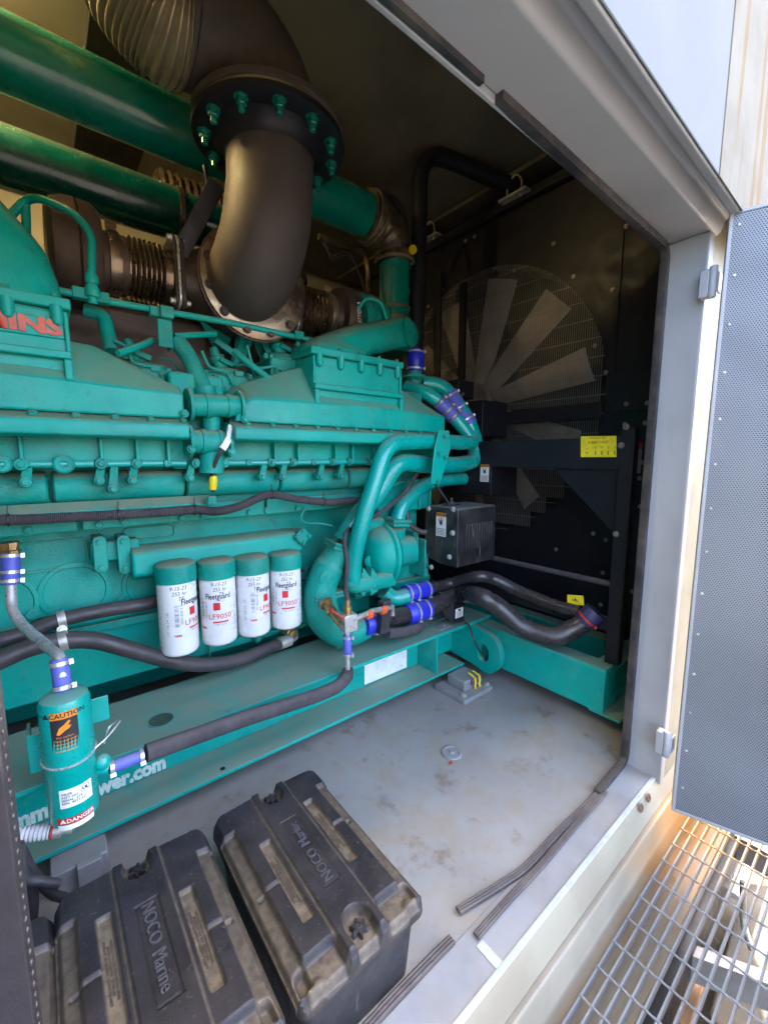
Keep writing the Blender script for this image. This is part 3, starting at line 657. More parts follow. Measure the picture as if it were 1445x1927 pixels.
# ---- intake manifolds (the right one is built, the left one is its copy)
def superring(c, ea, eb, a, b, p=2.0, n=40):
    c, ea, eb = V(c), V(ea), V(eb); out = []
    for k in range(n):
        t = 2 * math.pi * k / n; co, si = math.cos(t), math.sin(t)
        out.append(c + ea * (a * abs(co) ** (2 / p) * (1 if co >= 0 else -1)) + eb * (b * abs(si) ** (2 / p) * (1 if si >= 0 else -1)))
    return out
def intake(dx):
    D = V((dx, 0, 0))
    x0, x1, b0, b1 = .655, 1.945, 1.045, 1.60
    F = [(x0, 1.80, 1.60), (x1, 1.80, 1.60), (x1 + .0, 1.80, 1.695), (b1, 1.80, 1.710), (b0, 1.80, 1.712), (x0 + .085, 1.80, 1.704), (x0 + .03, 1.80, 1.67)]
    K = [(x0 + .01, 1.93, 1.60), (x1 + .02, 1.93, 1.60), (x1 + .02, 1.93, 1.735), (b1 + .07, 1.93, 1.86), (b0 - .02, 1.93, 1.89), (x0 + .07, 1.93, 1.775), (x0 + .02, 1.93, 1.73)]
    K2 = [(x, 2.22, z) for x, y, z in K]
    mb = MB(); rings = [[V(q) + D for q in r] for r in (F, K, K2)]
    n = len(F); vs = [p for r in rings for p in r]; fs = [tuple(range(n))] + [(k * n + (i + 1) % n, k * n + i, (k + 1) * n + i, (k + 1) * n + (i + 1) % n) for k in range(2) for i in range(n)] + [tuple(range(3 * n - 1, 2 * n - 1, -1))]
    mb.add(vs, fs, False); bm = E_('intake_manifold', mb, 'green', .014, None, 4)
    # bolting ledge and lip
    mb = MB(); a, b = x0 - .02 + dx, x1 + .0 + dx
    mb.prism([(a, 1.82, 1.600), (a, 1.745, 1.575), (a, 1.74, 1.566), (a, 1.745, 1.525), (a, 1.765, 1.518), (a, 1.93, 1.518), (a, 1.93, 1.600)], (b - a, 0, 0)); E_('manifold_flange', mb, 'green', .005, bm, 3)
    for k in range(12):
        x = x0 + .045 + k * .112 + dx
        if x < -.3: continue
        mb = MB(); mb.bolt((x, 1.772, 1.586), (0, -.32, .95), .012, .011); E_('bolt', mb, 'gcast', 0, bm)
    # box
    mb = MB(); mb.box(b0 + dx, b1 + dx, 1.825, 2.12, 1.60, 1.935); bx = E_('manifold_riser', mb, 'green', .012, bm, 3)
    mb = MB()
    fr = [(b0 + dx - .002, b1 + dx + .002, 1.795, 1.826, 1.775, 1.80), (b0 + dx - .002, b0 + dx + .022, 1.795, 1.826, 1.705, 1.774), (b1 + dx - .022, b1 + dx + .002, 1.795, 1.826, 1.705, 1.774)]
    for q in fr: mb.box(*q)
    mb.box(b0 + dx - .002, b0 + dx + .012, 1.812, 1.826, 1.80, 1.93); mb.box(b1 + dx - .012, b1 + dx + .002, 1.812, 1.826, 1.80, 1.93)
    E_('riser_rib', mb, 'green', .005, bm)
    for k in range(5):
        x = b0 + .035 + k * .123 + dx; mb = MB()
        mb.lathe((x, 1.818, 1.945), (0, 0, -1), [(0, .019), (.045, .018), (.058, .014), (.064, .005)], 16); E_('bolt_boss', mb, 'green', 0, bm)
    mb = MB(); mb.box(b0 - .012 + dx, b1 + .012 + dx, 1.808, 2.14, 1.9365, 1.972); E_('riser_flange', mb, 'green', .006, bm)
    for k in range(5):
        mb = MB(); mb.bolt((b0 + .035 + k * .123 + dx, 1.826, 1.972), (0, 0, 1), .011, .012); E_('bolt', mb, 'gcast', 0, bm)
    if dx == 0:   # duct that sweeps to the right towards the charge pipe
        S = [((1.235, 1.975, 1.973), (1, 0, 0), (0, 1, 0), .19, .145, 4), ((1.24, 1.98, 2.0), (1, 0, 0), (0, 1, 0), .187, .14, 3.2), ((1.295, 1.99, 2.025), (.985, 0, -.16), (0, 1, 0), .168, .125, 2.8),
             ((1.36, 1.995, 2.055), (.93, 0, -.36), (0, 1, 0), .132, .115, 2.4), ((1.45, 2.0, 2.095), (.68, 0, -.73), (.05, 1, 0), .098, .105, 2.1), ((1.57, 2.01, 2.135), (.32, -.03, -.95), (.1, .99, 0), .088, .095, 2),
             ((1.72, 2.04, 2.19), (.2, -.05, -.98), (.4, .9, 0), .086, .087, 2), ((1.85, 2.06, 2.228), (.1, -.05, -1), (.75, .65, 0), .085, .086, 2), ((1.955, 2.13, 2.255), (.0, 0, -1), (1, .15, 0), .085, .085, 2), ((1.98, 2.24, 2.26), (.0, 0, -1), (1, 0, 0), .085, .085, 2)]
    else:         # the left duct rises away to the left
        S = [((1.355, 1.975, 1.973), (1, 0, 0), (0, 1, 0), .245, .145, 4), ((1.345, 1.98, 2.06), (1, 0, 0), (0, 1, 0), .245, .145, 3.0), ((1.315, 1.99, 2.16), (1, 0, 0), (0, 1, 0), .245, .145, 2.6),
             ((1.245, 2.0, 2.26), (1, 0, 0), (0, 1, 0), .24, .145, 2.3), ((1.175, 2.02, 2.37), (1, 0, 0), (0, 1, 0), .23, .145, 2), ((1.11, 2.03, 2.50), (1, 0, 0), (0, 1, 0), .22, .145, 2), ((1.07, 2.03, 2.62), (1, 0, 0), (0, 1, 0), .215, .145, 2)]
    rings = [[p + D for p in superring(c, V(ea).normalized(), V(eb).normalized(), a, b, p_)] for c, ea, eb, a, b, p_ in S]
    R2 = []
    for k in range(len(rings) - 1):      # smooth interpolation between the sections
        r0, r1, r2, r3 = rings[max(k - 1, 0)], rings[k], rings[k + 1], rings[min(k + 2, len(rings) - 1)]
        for q in range(4):
            t = q / 4
            R2.append([.5 * ((2 * b) + (c - a) * t + (2 * a - 5 * b + 4 * c - d) * t * t + (3 * b - 3 * c + d - a) * t ** 3) for a, b, c, d in zip(r0, r1, r2, r3)])
    R2.append(rings[-1])
    mb = MB(); mb.loft([r[::-1] for r in R2] if dx == 0 else R2); E_('intake_duct', mb, 'green', 0, bm)
    return bm
intake(0); im = intake(-1.485)
# name plate on the left riser
pr_ = at(122, 641, Y=1.822); mb = MB(); mb.box(-.36, pr_.x, 1.817, 1.826, pr_.z + .003, pr_.z + .066); npl = E_('name_plate', mb, 'green', .004, im)
mb = MB(); e = at(117, 618, Y=1.815)
put_text(mb, 'CUMMINS', .066, (e.x, 1.8165, pr_.z + .034), (1, 0, 0), (0, 0, 1), lift=.0, thick=.005, align='RIGHT', bold=.0035, sx=1.38); E_('raised_lettering', mb, 'redlet', 0, im)

# ---- crossover couplings between the two manifolds
def coupling(u0, u1, v, r, Y, nm='crossover_pipe'):
    a, b = at(u0, v, Y=Y), at(u1, v + 2, Y=Y); L = (b - a).length
    mb = MB(); mb.lathe(a, b - a, [(0, r * 1.45), (.012, r * 1.45), (.0121, r), (L * .3, r), (L * .31, r * 1.1), (L * .42, r * 1.1), (L * .43, r), (L * .7, r), (L * .71, r * 1.1), (L * .8, r * 1.1), (L * .81, r), (L - .0121, r), (L - .012, r * 1.4), (L, r * 1.4)], 28)
    E_(nm, mb, 'gcast')
    mb = MB(); 
    for s_ in (-1, 1): mb.bolt(a + V((-.001, -.02 * s_ - .02, r * 1.2 * s_)), (-1, 0, 0), .008, .01)
coupling(352, 452, 762, .045, 1.83); coupling(352, 430, 830, .047, 1.84)
mb = MB(); mb.box(.44, .66, 1.93, 2.2, 1.40, 1.80); E_('crossover_housing', mb, 'gcast', .01)
mb = MB(); a = at(398, 800, Y=1.87); mb.cyl(a + V((0, 0, -.15)), a + V((0, 0, .05)), .035); mb.cyl(at(398, 850, Y=1.87), at(398, 890, Y=1.87), .05); E_('crossover_stub', mb, 'gcast')
for (u, v) in ((347, 778), (360, 845), (461, 790), (361, 820), (436, 850)):
    bolts([at(u, v, Y=1.79)], (0, -1, .1), r=.012)
# ---- cylinder heads behind the manifolds
mb = MB(); mb.box(-1.2, 1.62, 2.05, 2.75, 1.50, 1.78); E_('cylinder_head', mb, 'gcast', .01)
for (u, v, sc_) in ((276, 690, 1.1), (432, 700, 1.0), (543, 672, .95)):
    p = at(u, v, Y=2.06); c = V((p.x, 2.12, p.z)); mb = MB(); s_ = .13 * sc_
    mb.box(c.x - s_ * 1.05, c.x + s_ * 1.05, 1.99, 2.3, c.z - .12, c.z - .025); hd = E_('rocker_cover', mb, 'gcast', .01)
    mb = MB(); mb.lathe((c.x, 2.13, c.z - .026), (0, -.1, 1), [(0, s_ * .95), (.025, s_ * .95), (.03, s_ * .8), (.04, s_ * .78), (.05, s_ * .6), (.055, .03)], 36); E_('rocker_cap', mb, 'gcast', 0, hd)
    for dx, dy in ((-.95, 2.01), (.9, 2.01)): 
        mb = MB(); mb.bolt((c.x + dx * s_, dy, c.z - .026), (0, -.2, 1), .012, .014); E_('bolt', mb, 'gcast', 0, hd)
    # injector plug leaning on the cap
    a = V((c.x - .02, 2.11, c.z + .01)); d_ = V((-.05, -.02, .12)).normalized(); mb = MB()
    mb.lathe(a, d_, [(0, .036), (.02, .036), (.022, .03), (.05, .03), (.055, .036), (.07, .036), (.072, .022), (.10, .020), (.11, .012)], 18); mb.box(a.x - .05, a.x - .01, a.y - .02, a.y + .02, a.z + .03, a.z + .055)
    mb.bar(a + d_ * .05 + V((.0, -.03, 0)), a + d_ * .05 + V((.06, -.035, -.02)), .022, .022); E_('injector_plug', mb, 'gcast', .003, hd)
    mb = MB(); mb.tube(spl([a + V((.06, -.03, .0)), a + V((.09, -.05, -.01)), a + V((.06, -.09, -.05)), a + V((.0, -.1, -.06)), a + V((-.05, -.09, -.04))], 6), .006, 8)
    mb.tube(spl([a + V((.08, -.02, .04)), a + V((.13, -.03, .03)), a + V((.14, -.06, -.03)), a + V((.1, -.08, -.06))], 6), .005, 8); E_('injector_lead', mb, 'gcast', 0, hd)
    mb = MB(); mb.obox((c.x + .02, 2.0, c.z - .015), (.02, 0, 0), (0, .012, 0), (0, 0, .012)); mb.obox((c.x + .075, 2.02, c.z - .013), (.01, 0, 0), (0, .01, 0), (0, 0, .01)); build_split(mb, 'cover_clip', M['gcast'], hd, .002)
# coolant and fuel lines over the heads
mb = MB(); mb.tube(fil([at(160, 583, Y=2.06), at(196, 592, Y=2.04), at(210, 660, Y=2.0)], .06), .026, 16); E_('vent_tube', mb, 'gcast')
mb = MB(); mb.tube(fil([at(330, 640, Y=2.02), at(352, 665, Y=2.0), at(385, 735, Y=1.93)], .05), .036, 16); mb.lathe(at(384, 728, Y=1.93), at(388, 745, Y=1.93) - at(384, 728, Y=1.93), [(0, .045), (.035, .045)], 18); E_('vent_tube', mb, 'gcast')
mb = MB(); mb.tube([at(60, 534, Y=1.97), at(118, 548, Y=1.97), at(205, 567, Y=1.97), at(305, 585, Y=1.97), at(440, 608, Y=1.97), at(596, 642, Y=1.97)], .013, 12); fr_ = E_('fuel_line', mb, 'green')
for u, v in ((152, 553), (192, 562), (294, 588), (561, 632)):
    p = at(u, v, Y=1.97); mb = MB(); mb.box(p.x - .026, p.x + .022, 1.95, 1.99, p.z - .018, p.z + .02); E_('fuel_line_clip', mb, 'gcast', .003)
mb = MB(); mb.tube([at(222, 665, Y=1.9), at(265, 650, Y=1.95), at(287, 640, Y=2.02)], .013, 10); mb.tube([at(328, 632, Y=2.0), at(405, 628, Y=2.05)], .013, 10); mb.tube([at(440, 660, Y=2.0), at(470, 685, Y=1.96), at(512, 717, Y=1.92)], .015, 10)
mb.tube([at(330, 590, Y=2.2), at(440, 612, Y=2.2)], .008, 8); build_split(mb, 'injector_line', M['green'], eng)
mb = MB(); a = at(310, 600, Y=1.96); b = at(312, 655, Y=1.98); mb.box(a.x - .028, a.x + .028, 1.96, 1.972, b.z, a.z); mb.box(a.x + .018, a.x + .028, 1.972, 2.03, b.z, a.z); mb.box(a.x - .02, a.x + .03, 1.93, 1.975, a.z, a.z + .045); E_('line_bracket', mb, 'gcast', .004)
mb = MB(); mb.tube(fil([at(20, 405, Y=2.1), at(48, 375, Y=2.1), at(75, 372, Y=2.05), at(140, 400, Y=1.96), at(173, 440, Y=1.94), at(172, 520, Y=1.94)], .1), .014, 12)
mb.lathe(at(172, 515, Y=1.94), at(174, 555, Y=1.95) - at(172, 515, Y=1.94), [(0, .018), (.012, .022), (.03, .022), (.034, .017), (.05, .024), (.075, .024), (.08, .016), (.1, .016)], 14); mb.tube([at(48, 378, Y=2.1), at(50, 440, Y=2.1)], .014, 10); E_('oil_feed_line', mb, 'green')
mb = MB()
for (u0, v0, u1, v1) in ((497, 640, 520, 700), (405, 640, 460, 680), (460, 610, 440, 690)): mb.bar(at(u0, v0, Y=2.15), at(u1, v1, Y=2.12), .03, .03)
mb.prism([at(445, 605, Y=2.2), at(500, 612, Y=2.2), at(510, 700, Y=2.2), at(500, 700, Y=2.2), at(478, 640, Y=2.2), at(455, 690, Y=2.2), at(440, 690, Y=2.2)], (0, .015, 0))
mb.prism([at(375, 600, Y=2.22), at(450, 610, Y=2.22), at(425, 660, Y=2.22), at(400, 650, Y=2.22)], (0, .015, 0)); E_('manifold_stay', mb, 'gcast', .003)

mb = MB(); mb.box(-1.2, 1.55, 2.30, 2.55, 1.78, 2.13); E_('exhaust_log', mb, 'iron', .03, None, 3)
mb = MB(); mb.box(-1.2, 1.55, 2.85, 3.35, 1.3, 2.20); E_('far_cylinder_bank', mb, 'gcast', .03)
random.seed(12)
for (u, v) in ((250, 700), (305, 712), (340, 730), (405, 712), (470, 712), (500, 672), (520, 700), (236, 672), (560, 650), (420, 735)):
    bolts([at(u, v, Y=1.985)], (0, -.5, .9), r=.011, h=.018)
for pl_ in (((215, 640), (240, 655), (250, 680), (285, 690)), ((380, 660), (395, 690), (425, 700), (440, 725)), ((465, 650), (480, 690), (520, 690), (540, 705)), ((330, 700), (352, 708), (372, 735), (392, 742))):
    mb = MB(); mb.tube(spl([at(u, v, Y=1.975) for u, v in pl_], 6), .0065, 8); E_('small_line', mb, 'gcast')
# ---- turbochargers, bellows and exhaust manifold (all on one axis along the engine)
TY, TZ = 2.22, 2.265
def tu(u): return at(u, 540, Y=TY).x
def trb(u0, prof, mt, nm, par=None, seg=48):
    mb = MB(); mb.lathe((tu(u0), TY, TZ), (1, 0, 0), prof, seg); return E_(nm, mb, mt, 0, par)
t1 = trb(92, [(0, .06), (.003, .15), (.02, .185), (.06, .20), (.095, .204), (.10, .196), (.105, .204), (.15, .20), (.175, .18), (.18, .12), (.27, .118), (.28, .10)], 'iron', 'turbocharger')
def bellows(mb, x0, x1, r, n, c=(TY, TZ), amp=.012):
    prof = [(0, r)]; L = x1 - x0
    for k in range(n):
        for t, a in ((.1, 0), (.3, .8), (.5, 1), (.7, .8), (.9, 0)): prof.append((L * (k + t) / n, r + amp * a * 2 - amp * .3))
    prof.append((L, r)); mb.lathe((x0, *c), (1, 0, 0), prof, 44)
def clampband(x, r, w_, mt='bellow', par=None):
    mb = MB(); mb.lathe((x, TY, TZ), (1, 0, 0), [(0, r), (.002, r + .012), (w_ / 2, r + .016), (w_ - .002, r + .012), (w_, r)], 40)
    mb.bar((x + w_ / 2, TY - .03, TZ + r + .02), (x + w_ / 2, TY + .03, TZ + r + .02), .014, .014); mb.box(x + .002, x + w_ - .002, TY - .035, TY - .02, TZ + r, TZ + r + .045); E_('v_band_clamp', mb, mt, 0, par)
def run(us, ue, nb, b0, b1, fl0, fl1, nm):
    pass
# left run: clamp, sleeve, bellows, flange
clampband(tu(203), .115, .045)
mb = MB(); mb.lathe((tu(215), TY, TZ), (1, 0, 0), [(0, .118), (tu(242) - tu(215), .112)], 40); mb.lathe((tu(303), TY, TZ), (1, 0, 0), [(0, .112), (tu(322) - tu(303), .118)], 40); E_('exhaust_sleeve', mb, 'bellow')
mb = MB(); bellows(mb, tu(241), tu(305), .108, 7); E_('exhaust_bellows', mb, 'bellow')
def oval_flange(x, w_, mt, nm='exhaust_flange'):
    mb = MB(); ring = [(0 + q[0], q[1]) for q in rrect((TY, TZ), .135, .155, .05)]
    mb.prism([(x, y, z) for y, z in ring], (w_, 0, 0)); return E_(nm, mb, mt, .004)
oval_flange(tu(316), .012, 'iron'); oval_flange(tu(316) + .0135, .013, 'steel'); oval_flange(tu(316) + .028, .016, 'iron')
for dy, dz in ((-.11, .13), (-.11, -.13)): bolts([V((tu(316) + .045, TY + dy, TZ + dz))], (1, 0, 0), 'zinc', .013, .02); bolts([V((tu(316), TY + dy, TZ + dz))], (-1, 0, 0), 'zinc', .013, .02)
x0, x1 = tu(316) + .044, tu(533)
mb = MB(); mb.lathe((x0, TY, TZ), (1, 0, 0), [(0, .125), (.03, .13), ((x1 - x0) * .3, .19), ((x1 - x0) * .6, .20), (x1 - x0 - .04, .14), (x1 - x0, .125)], 44)
mb.tube([(.85, TY, TZ - .02), (.85, 2.02, TZ - .02)], .2, 40); E_('exhaust_manifold', mb, 'iron')
oval_flange(tu(533), .012, 'iron'); oval_flange(tu(533) + .0135, .013, 'steel'); oval_flange(tu(533) + .028, .014, 'iron')
for dy, dz in ((-.11, .13), (-.11, -.13)): bolts([V((tu(533), TY + dy, TZ + dz))], (-1, 0, 0), 'zinc', .013, .02)
xs = tu(533) + .042
mb = MB(); bellows(mb, xs, tu(605), .108, 8); E_('exhaust_bellows', mb, 'bellow')
clampband(tu(605), .112, .04, 'bellow2')
t2 = trb(612, [(0, .10), (.02, .11), (.05, .12), (.06, .165), (.08, .178), (.12, .18), (.15, .165), (.16, .1), (.2, .09)], 'iron', 'turbocharger')
mb = MB(); mb.lathe((tu(612) + .19, TY, TZ), (1, 0, 0), [(0, .09), (.005, .15), (.03, .175), (.035, .16), (.06, .16), (.065, .175), (.10, .18), (.16, .17), (.2, .13), (.22, .1)], 40); E_('compressor_cover', mb, 'gcast', 0, t2)
mb = MB(); mb.tube(spl([at(672, 585, Y=2.05), at(690, 562, Y=2.02), at(716, 570, Y=2.0), at(727, 600, Y=2.02)], 6), .011, 10); E_('oil_feed_line', mb, 'green')
mb = MB(); put_text(mb, '57TEX A', .032, (tu(612) + .11, TY - .1835, TZ + .0), (0, .1, 1), (-1, 0, 0), lift=0, bold=.0006); 
E_('casting_mark', mb, 'label', 0, t2)
# ring flange and studs where the exhaust elbow is bolted on
rc = V((.85, 2.0, TZ - .015))
mb = MB(); mb.lathe(rc + V((0, .02, 0)), (0, -1, 0), [(0, .19), (0, .252), (.022, .256), (.026, .25), (.026, .15)], 56); E_('ring_flange', mb, 'iron')
mb = MB(); mb.lathe(rc + V((0, -.0075, 0)), (0, -1, 0), [(0, .19), (0, .25), (.016, .25), (.018, .246), (.018, .17)], 56); rf2 = E_('ring_flange', mb, 'bellow')
bolts([rc + V((.222 * math.sin(q), -.026, .222 * math.cos(q))) for q in [math.radians(15 + 30 * k) for k in range(12)]], (0, -1, 0), 'iron', .016, .016, rf2)

# ---- gear end of the engine
mb = MB(); mb.box(1.60, 1.93, 2.02, 2.8, .62, 1.50); E_('gear_housing', mb, 'gcast', .015, None, 3)
mb = MB(); a = at(800, 925, Y=1.97); mb.box(1.78, 1.99, 1.95, 2.3, 1.12, 1.31); mb.box(1.955, 1.97, 1.93, 1.95, 1.12, 1.31); mb.box(1.86, 1.872, 1.93, 1.95, 1.12, 1.31); E_('housing_panel', mb, 'green', .006)
mb = MB(); mb.box(1.62, 1.95, 2.0, 2.5, 1.60, 1.86); E_('end_housing', mb, 'gcast', .02, None, 3)
mb = MB(); mb.box(1.45, 1.72, 2.06, 2.16, .58, .80); mb.box(1.70, 2.02, 1.98, 2.2, .60, .66); mb.box(1.72, 1.95, 2.0, 2.2, .50, .585); E_('foot_bracket', mb, 'gcast', .008)
# ---- coolant pipes at the right end
mb = MB(); B = [at(664, 1098, Y=1.83), at(664, 1060, Y=1.80), at(679, 988, Y=1.74), at(704, 913, Y=1.72), at(727, 832, Y=1.72), at(817, 830, Y=1.75), at(866, 833, Y=1.77), at(893, 833, Y=1.80), at(872, 806, Y=1.86), at(838, 766, Y=1.93), at(800, 737, Y=2.0), at(765, 728, Y=2.14)]
mb.tube(fil(B, [.08, .1, .1, .11, .1, .1, .05, .05, .1, .1], 6), .044, 24); E_('coolant_pipe', mb, 'gpump')
mb = MB(); C_ = [at(645, 1018, Y=1.88), at(668, 975, Y=1.87), at(715, 925, Y=1.86), at(745, 868, Y=1.82), at(800, 874, Y=1.84), at(862, 875, Y=1.84), at(893, 868, Y=1.86), at(896, 835, Y=1.88), at(880, 790, Y=1.92), at(855, 752, Y=2.0), at(828, 724, Y=2.08), at(795, 722, Y=2.15)]
mb.tube(fil(C_, [.08, .1, .12, .1, .1, .1, .08, .08, .1, .1], 6), .053, 24); E_('coolant_pipe', mb, 'gpump')
mb = MB(); D_ = [at(748, 980, Y=1.93), at(754, 955, Y=1.93), at(790, 915, Y=1.93), at(830, 902, Y=1.94), at(888, 900, Y=1.96)]
mb.tube(fil(D_, [.05, .12, .12], 6), .046, 22); p = at(884, 900, Y=1.95); mb.lathe(p, (.35, -1, 0), [(-.06, .05), (.02, .05), (.024, .046), (.024, .03), (.018, .024), (.018, .01)], 28); E_('coolant_pipe', mb, 'gpump')
mb = MB(); pl = [(826, 810), (846, 810), (848, 845), (838, 880), (828, 911), (811, 911), (818, 845)]
mb.prism([at(u, v, Y=1.68) for u, v in pl], (0, .01, 0)); pb = E_('pipe_bracket', mb, 'green', .004)
bolts([at(u, v, Y=1.679) for u, v in ((836, 821), (826, 854), (837, 861), (823, 905))], (0, -1, 0), 'gcast', .012, .016, pb)
def sleeve(a, b, r, mt='blue', clamps=(.12, .88), par=None, nm='silicone_sleeve', cm='steel', lead=True, owner=None):
    a, b = V(a), V(b); L = (b - a).length; mb = MB(); mb.lathe(a, b - a, [(0, r - .002), (.003, r), (L - .003, r), (L, r - .002)], 32)
    o = mb.build(nm, M[mt], owner or eng)
    mb = MB(); d_ = (b - a).normalized()
    for t in clamps:
        c = a + (b - a) * t; w_ = .006; mb.lathe(c - d_ * w_, d_, [(0, r), (0, r + .003), (w_ * 2, r + .003), (w_ * 2, r)], 32)
        n_ = (CAM - c); n_ = (n_ - d_ * n_.dot(d_)).normalized(); s_ = d_.cross(n_)
        e = c + (n_ * .3 + s_ * .95).normalized() * (r + .006); mb.obox(e, d_ * .008, s_ * .006, n_ * .012); mb.cyl(e - n_ * .02, e + n_ * .022, .0045, 8)
    mb.build('hose_clamp', M[cm], o); return o
# faded blue sleeves on the two upper pipes
a_, b_ = at(856, 786, Y=1.895), at(824, 754, Y=1.955); sleeve(a_, b_, .05, 'blue_dusty', (.1, .45, .9), cm='bellow2')
a_, b_ = at(884, 800, Y=1.91), at(845, 740, Y=2.03); sleeve(a_, b_, .058, 'blue_dusty', (.15, .5, .9))
# ---- water pump
def flange_sq(c, n, s_, th, nm='pipe_flange', mt='gcast'):
    c, n = V(c), V(n).normalized(); u_ = n.cross(V((0, 1, 0))); u_ = (u_ if u_.length > .1 else n.cross(V((1, 0, 0)))).normalized(); w_ = n.cross(u_)
    mb = MB(); mb.obox(c, u_ * s_, w_ * s_ * .8, n * th); mb.obox(c - n * th * 2.3, u_ * s_, w_ * s_ * .8, n * th); return E_(nm, mb, mt, .004)
mb = MB(); T = [at(644, 1032, Y=1.89), at(622, 1062, Y=1.92), at(603, 1110, Y=1.93), at(612, 1165, Y=1.90), at(655, 1190, Y=1.86), at(688, 1176, Y=1.83)]
mb.tube(spl(T, 7), [.075] * 7 + [.085] * 7 + [.092] * 7 + [.09] * 7 + [.075] * 8, 28); E_('pump_inlet_elbow', mb, 'gcast')
flange_sq(at(642, 1025, Y=1.885), (.35, -.1, .9), .075, .009); flange_sq(at(612, 1112, Y=1.93), (0, 0, 1), .105, .008)
p = at(622, 1090, Y=1.85); mb = MB(); mb.lathe(p + V((0, .05, 0)), (-.2, -1, 0), [(0, .05), (.045, .05), (.05, .042), (.05, .022), (.042, .018), (.042, .01)], 28); E_('pump_plug', mb, 'gcast')
pc = at(708, 1042, Y=1.98); mb = MB()
mb.lathe(pc + V((-.1, 0, 0)), (1, -.12, 0), [(0, .03), (.0, .06), (.02, .11), (.05, .155), (.09, .17), (.12, .172), (.13, .188), (.15, .188), (.16, .17), (.19, .15), (.22, .10), (.34, .095)], 48); pu = E_('water_pump', mb, 'green')
q = at(712, 1055, Y=1.90); mb = MB(); mb.lathe(q + V((-.02, .05, 0)), (-.55, -.8, 0), [(0, .04), (.05, .038), (.056, .03), (.057, .01)], 24); E_('pump_cap', mb, 'green', 0, pu)
mb = MB(); mb.tube(spl([at(650, 1100, Y=1.93), at(640, 1070, Y=1.93), at(650, 1020, Y=1.96), at(680, 990, Y=1.99), at(720, 985, Y=2.0)], 6), .045, 20); E_('pump_scroll', mb, 'gcast')
flange_sq(at(748, 978, Y=1.92), (.1, -.1, 1), .07, .01); mb = MB(); mb.cyl(at(746, 990, Y=1.93), at(742, 1030, Y=1.98), .06); mb.cyl(at(750, 1030, Y=2.0), at(800, 1030, Y=2.0), .06); E_('pump_outlet', mb, 'green')
flange_sq(at(770, 1025, Y=1.99), (1, 0, 0), .10, .009); flange_sq(at(785, 1045, Y=1.97), (1, 0, 0), .12, .008)
bolts([at(775, 1055, Y=1.9), at(762, 1055, Y=1.9), at(779, 1041, Y=1.9)], (0, -1, 0))
mb = MB(); mb.tube(fil([at(664, 1085, Y=1.83), at(662, 1100, Y=1.83), at(690, 1098, Y=1.83)], .04), .05, 20); mb.cyl(at(680, 1100, Y=1.83), at(730, 1090, Y=1.85), .05); mb.cyl(at(700, 1095, Y=1.84), at(738, 1094, Y=1.86), .03); E_('thermostat_housing', mb, 'gcast')
mb = MB(); 
for u in (684, 700): mb.prism([at(u, 1068, Y=1.80), at(u + 12, 1084, Y=1.80), at(u + 12, 1112, Y=1.80), at(u - 2, 1122, Y=1.80)], (0, .06, 0))
E_('housing_flange', mb, 'gcast', .004); bolts([at(u, v, Y=1.795) for u, v in ((681, 1082), (697, 1110), (682, 1118), (710, 1100))], (0, -1, 0), r=.009)
mb = MB(); mb.tube(fil([at(722, 1112, Y=1.9), at(740, 1128, Y=1.88), at(768, 1120, Y=1.84)], .08), .048, 22); E_('coolant_outlet', mb, 'gpump')
p = at(637, 1192, Y=1.86); mb = MB(); mb.lathe((p.x, p.y, p.z - .06), (0, 0, 1), [(-.02, .018), (0, .018), (.001, .032), (.02, .036), (.06, .04)], 20); E_('drain_boss', mb, 'gcast')
mb = MB(); a = at(520, 1000, Y=2.0)
mb.tube(spl([at(575, 955, Y=1.97), at(566, 975, Y=1.97), at(578, 985, Y=1.97), at(600, 985, Y=1.97), at(625, 990, Y=1.95)], 5), .006, 8); mb.tube(spl([at(640, 945, Y=1.97), at(700, 930, Y=1.95), at(760, 905, Y=1.95)], 5), .007, 8); E_('sensor_line', mb, 'gcast')
# ================================================================ exhaust, charge air pipes
ex = thing('exhaust_pipe', 'huge dark brown exhaust elbow with a bolted round flange and ribbed bellows on top', 'exhaust pipe', (.85, 1.8, 2.1))
EX, EY = .842, 1.79
def X_(n, mb, mt, bv=0, par=None): return mb.build(n, M[mt], par or ex, bv)
mb = MB(); pth = fil([(EX, 1.985, TZ - .015), (EX, EY, TZ - .015), (EX, EY, 2.87)], .40, 16)
pth = fil([(EX, 2.02, TZ - .015), (EX, EY + .17, TZ - .015), (EX, EY, TZ - .0 + .10), (EX, EY, 2.87)], [.10, .20], 12)
pth = [V((EX, 2.0, TZ - .015)), V((EX, 1.97, TZ - .017))]
for k in range(15):
    a = math.pi / 2 * k / 14; pth.append(V((EX, 1.97 - .20 * math.sin(a), TZ - .017 + .22 * (1 - math.cos(a)))))
pth += [V((EX, 1.77, 2.55)), V((EX, 1.77, 2.71))]; EY = 1.77
pth = [V((p.x - .040 * max(0, min(1, (2.62 - p.z) / .35)), p.y, p.z)) for p in pth]
mb = MB(); mb.tube(pth, [.177] * 10 + [.175] * (len(pth) - 12) + [.172, .176], 56); el = X_('lower_elbow', mb, 'exh')
sm = MB(); sl = [p + V((.10, -.163, 0)) if i > 15 else None for i, p in enumerate(pth)]
path2 = []
for k in range(26):
    t = k / 25; i = t * (len(pth) - 3); a = int(i); f_ = i - a; p = pth[a + 1] * (1 - f_) + pth[a + 2] * f_ if a + 2 < len(pth) else pth[-1]
    tg = (pth[min(a + 2, len(pth) - 1)] - pth[a]).normalized(); xx = V((1, 0, 0)); nn = V((0, -tg.z, tg.y))
    path2.append(p + (xx * math.sin(.06) + nn * math.cos(.06)) * .1795)
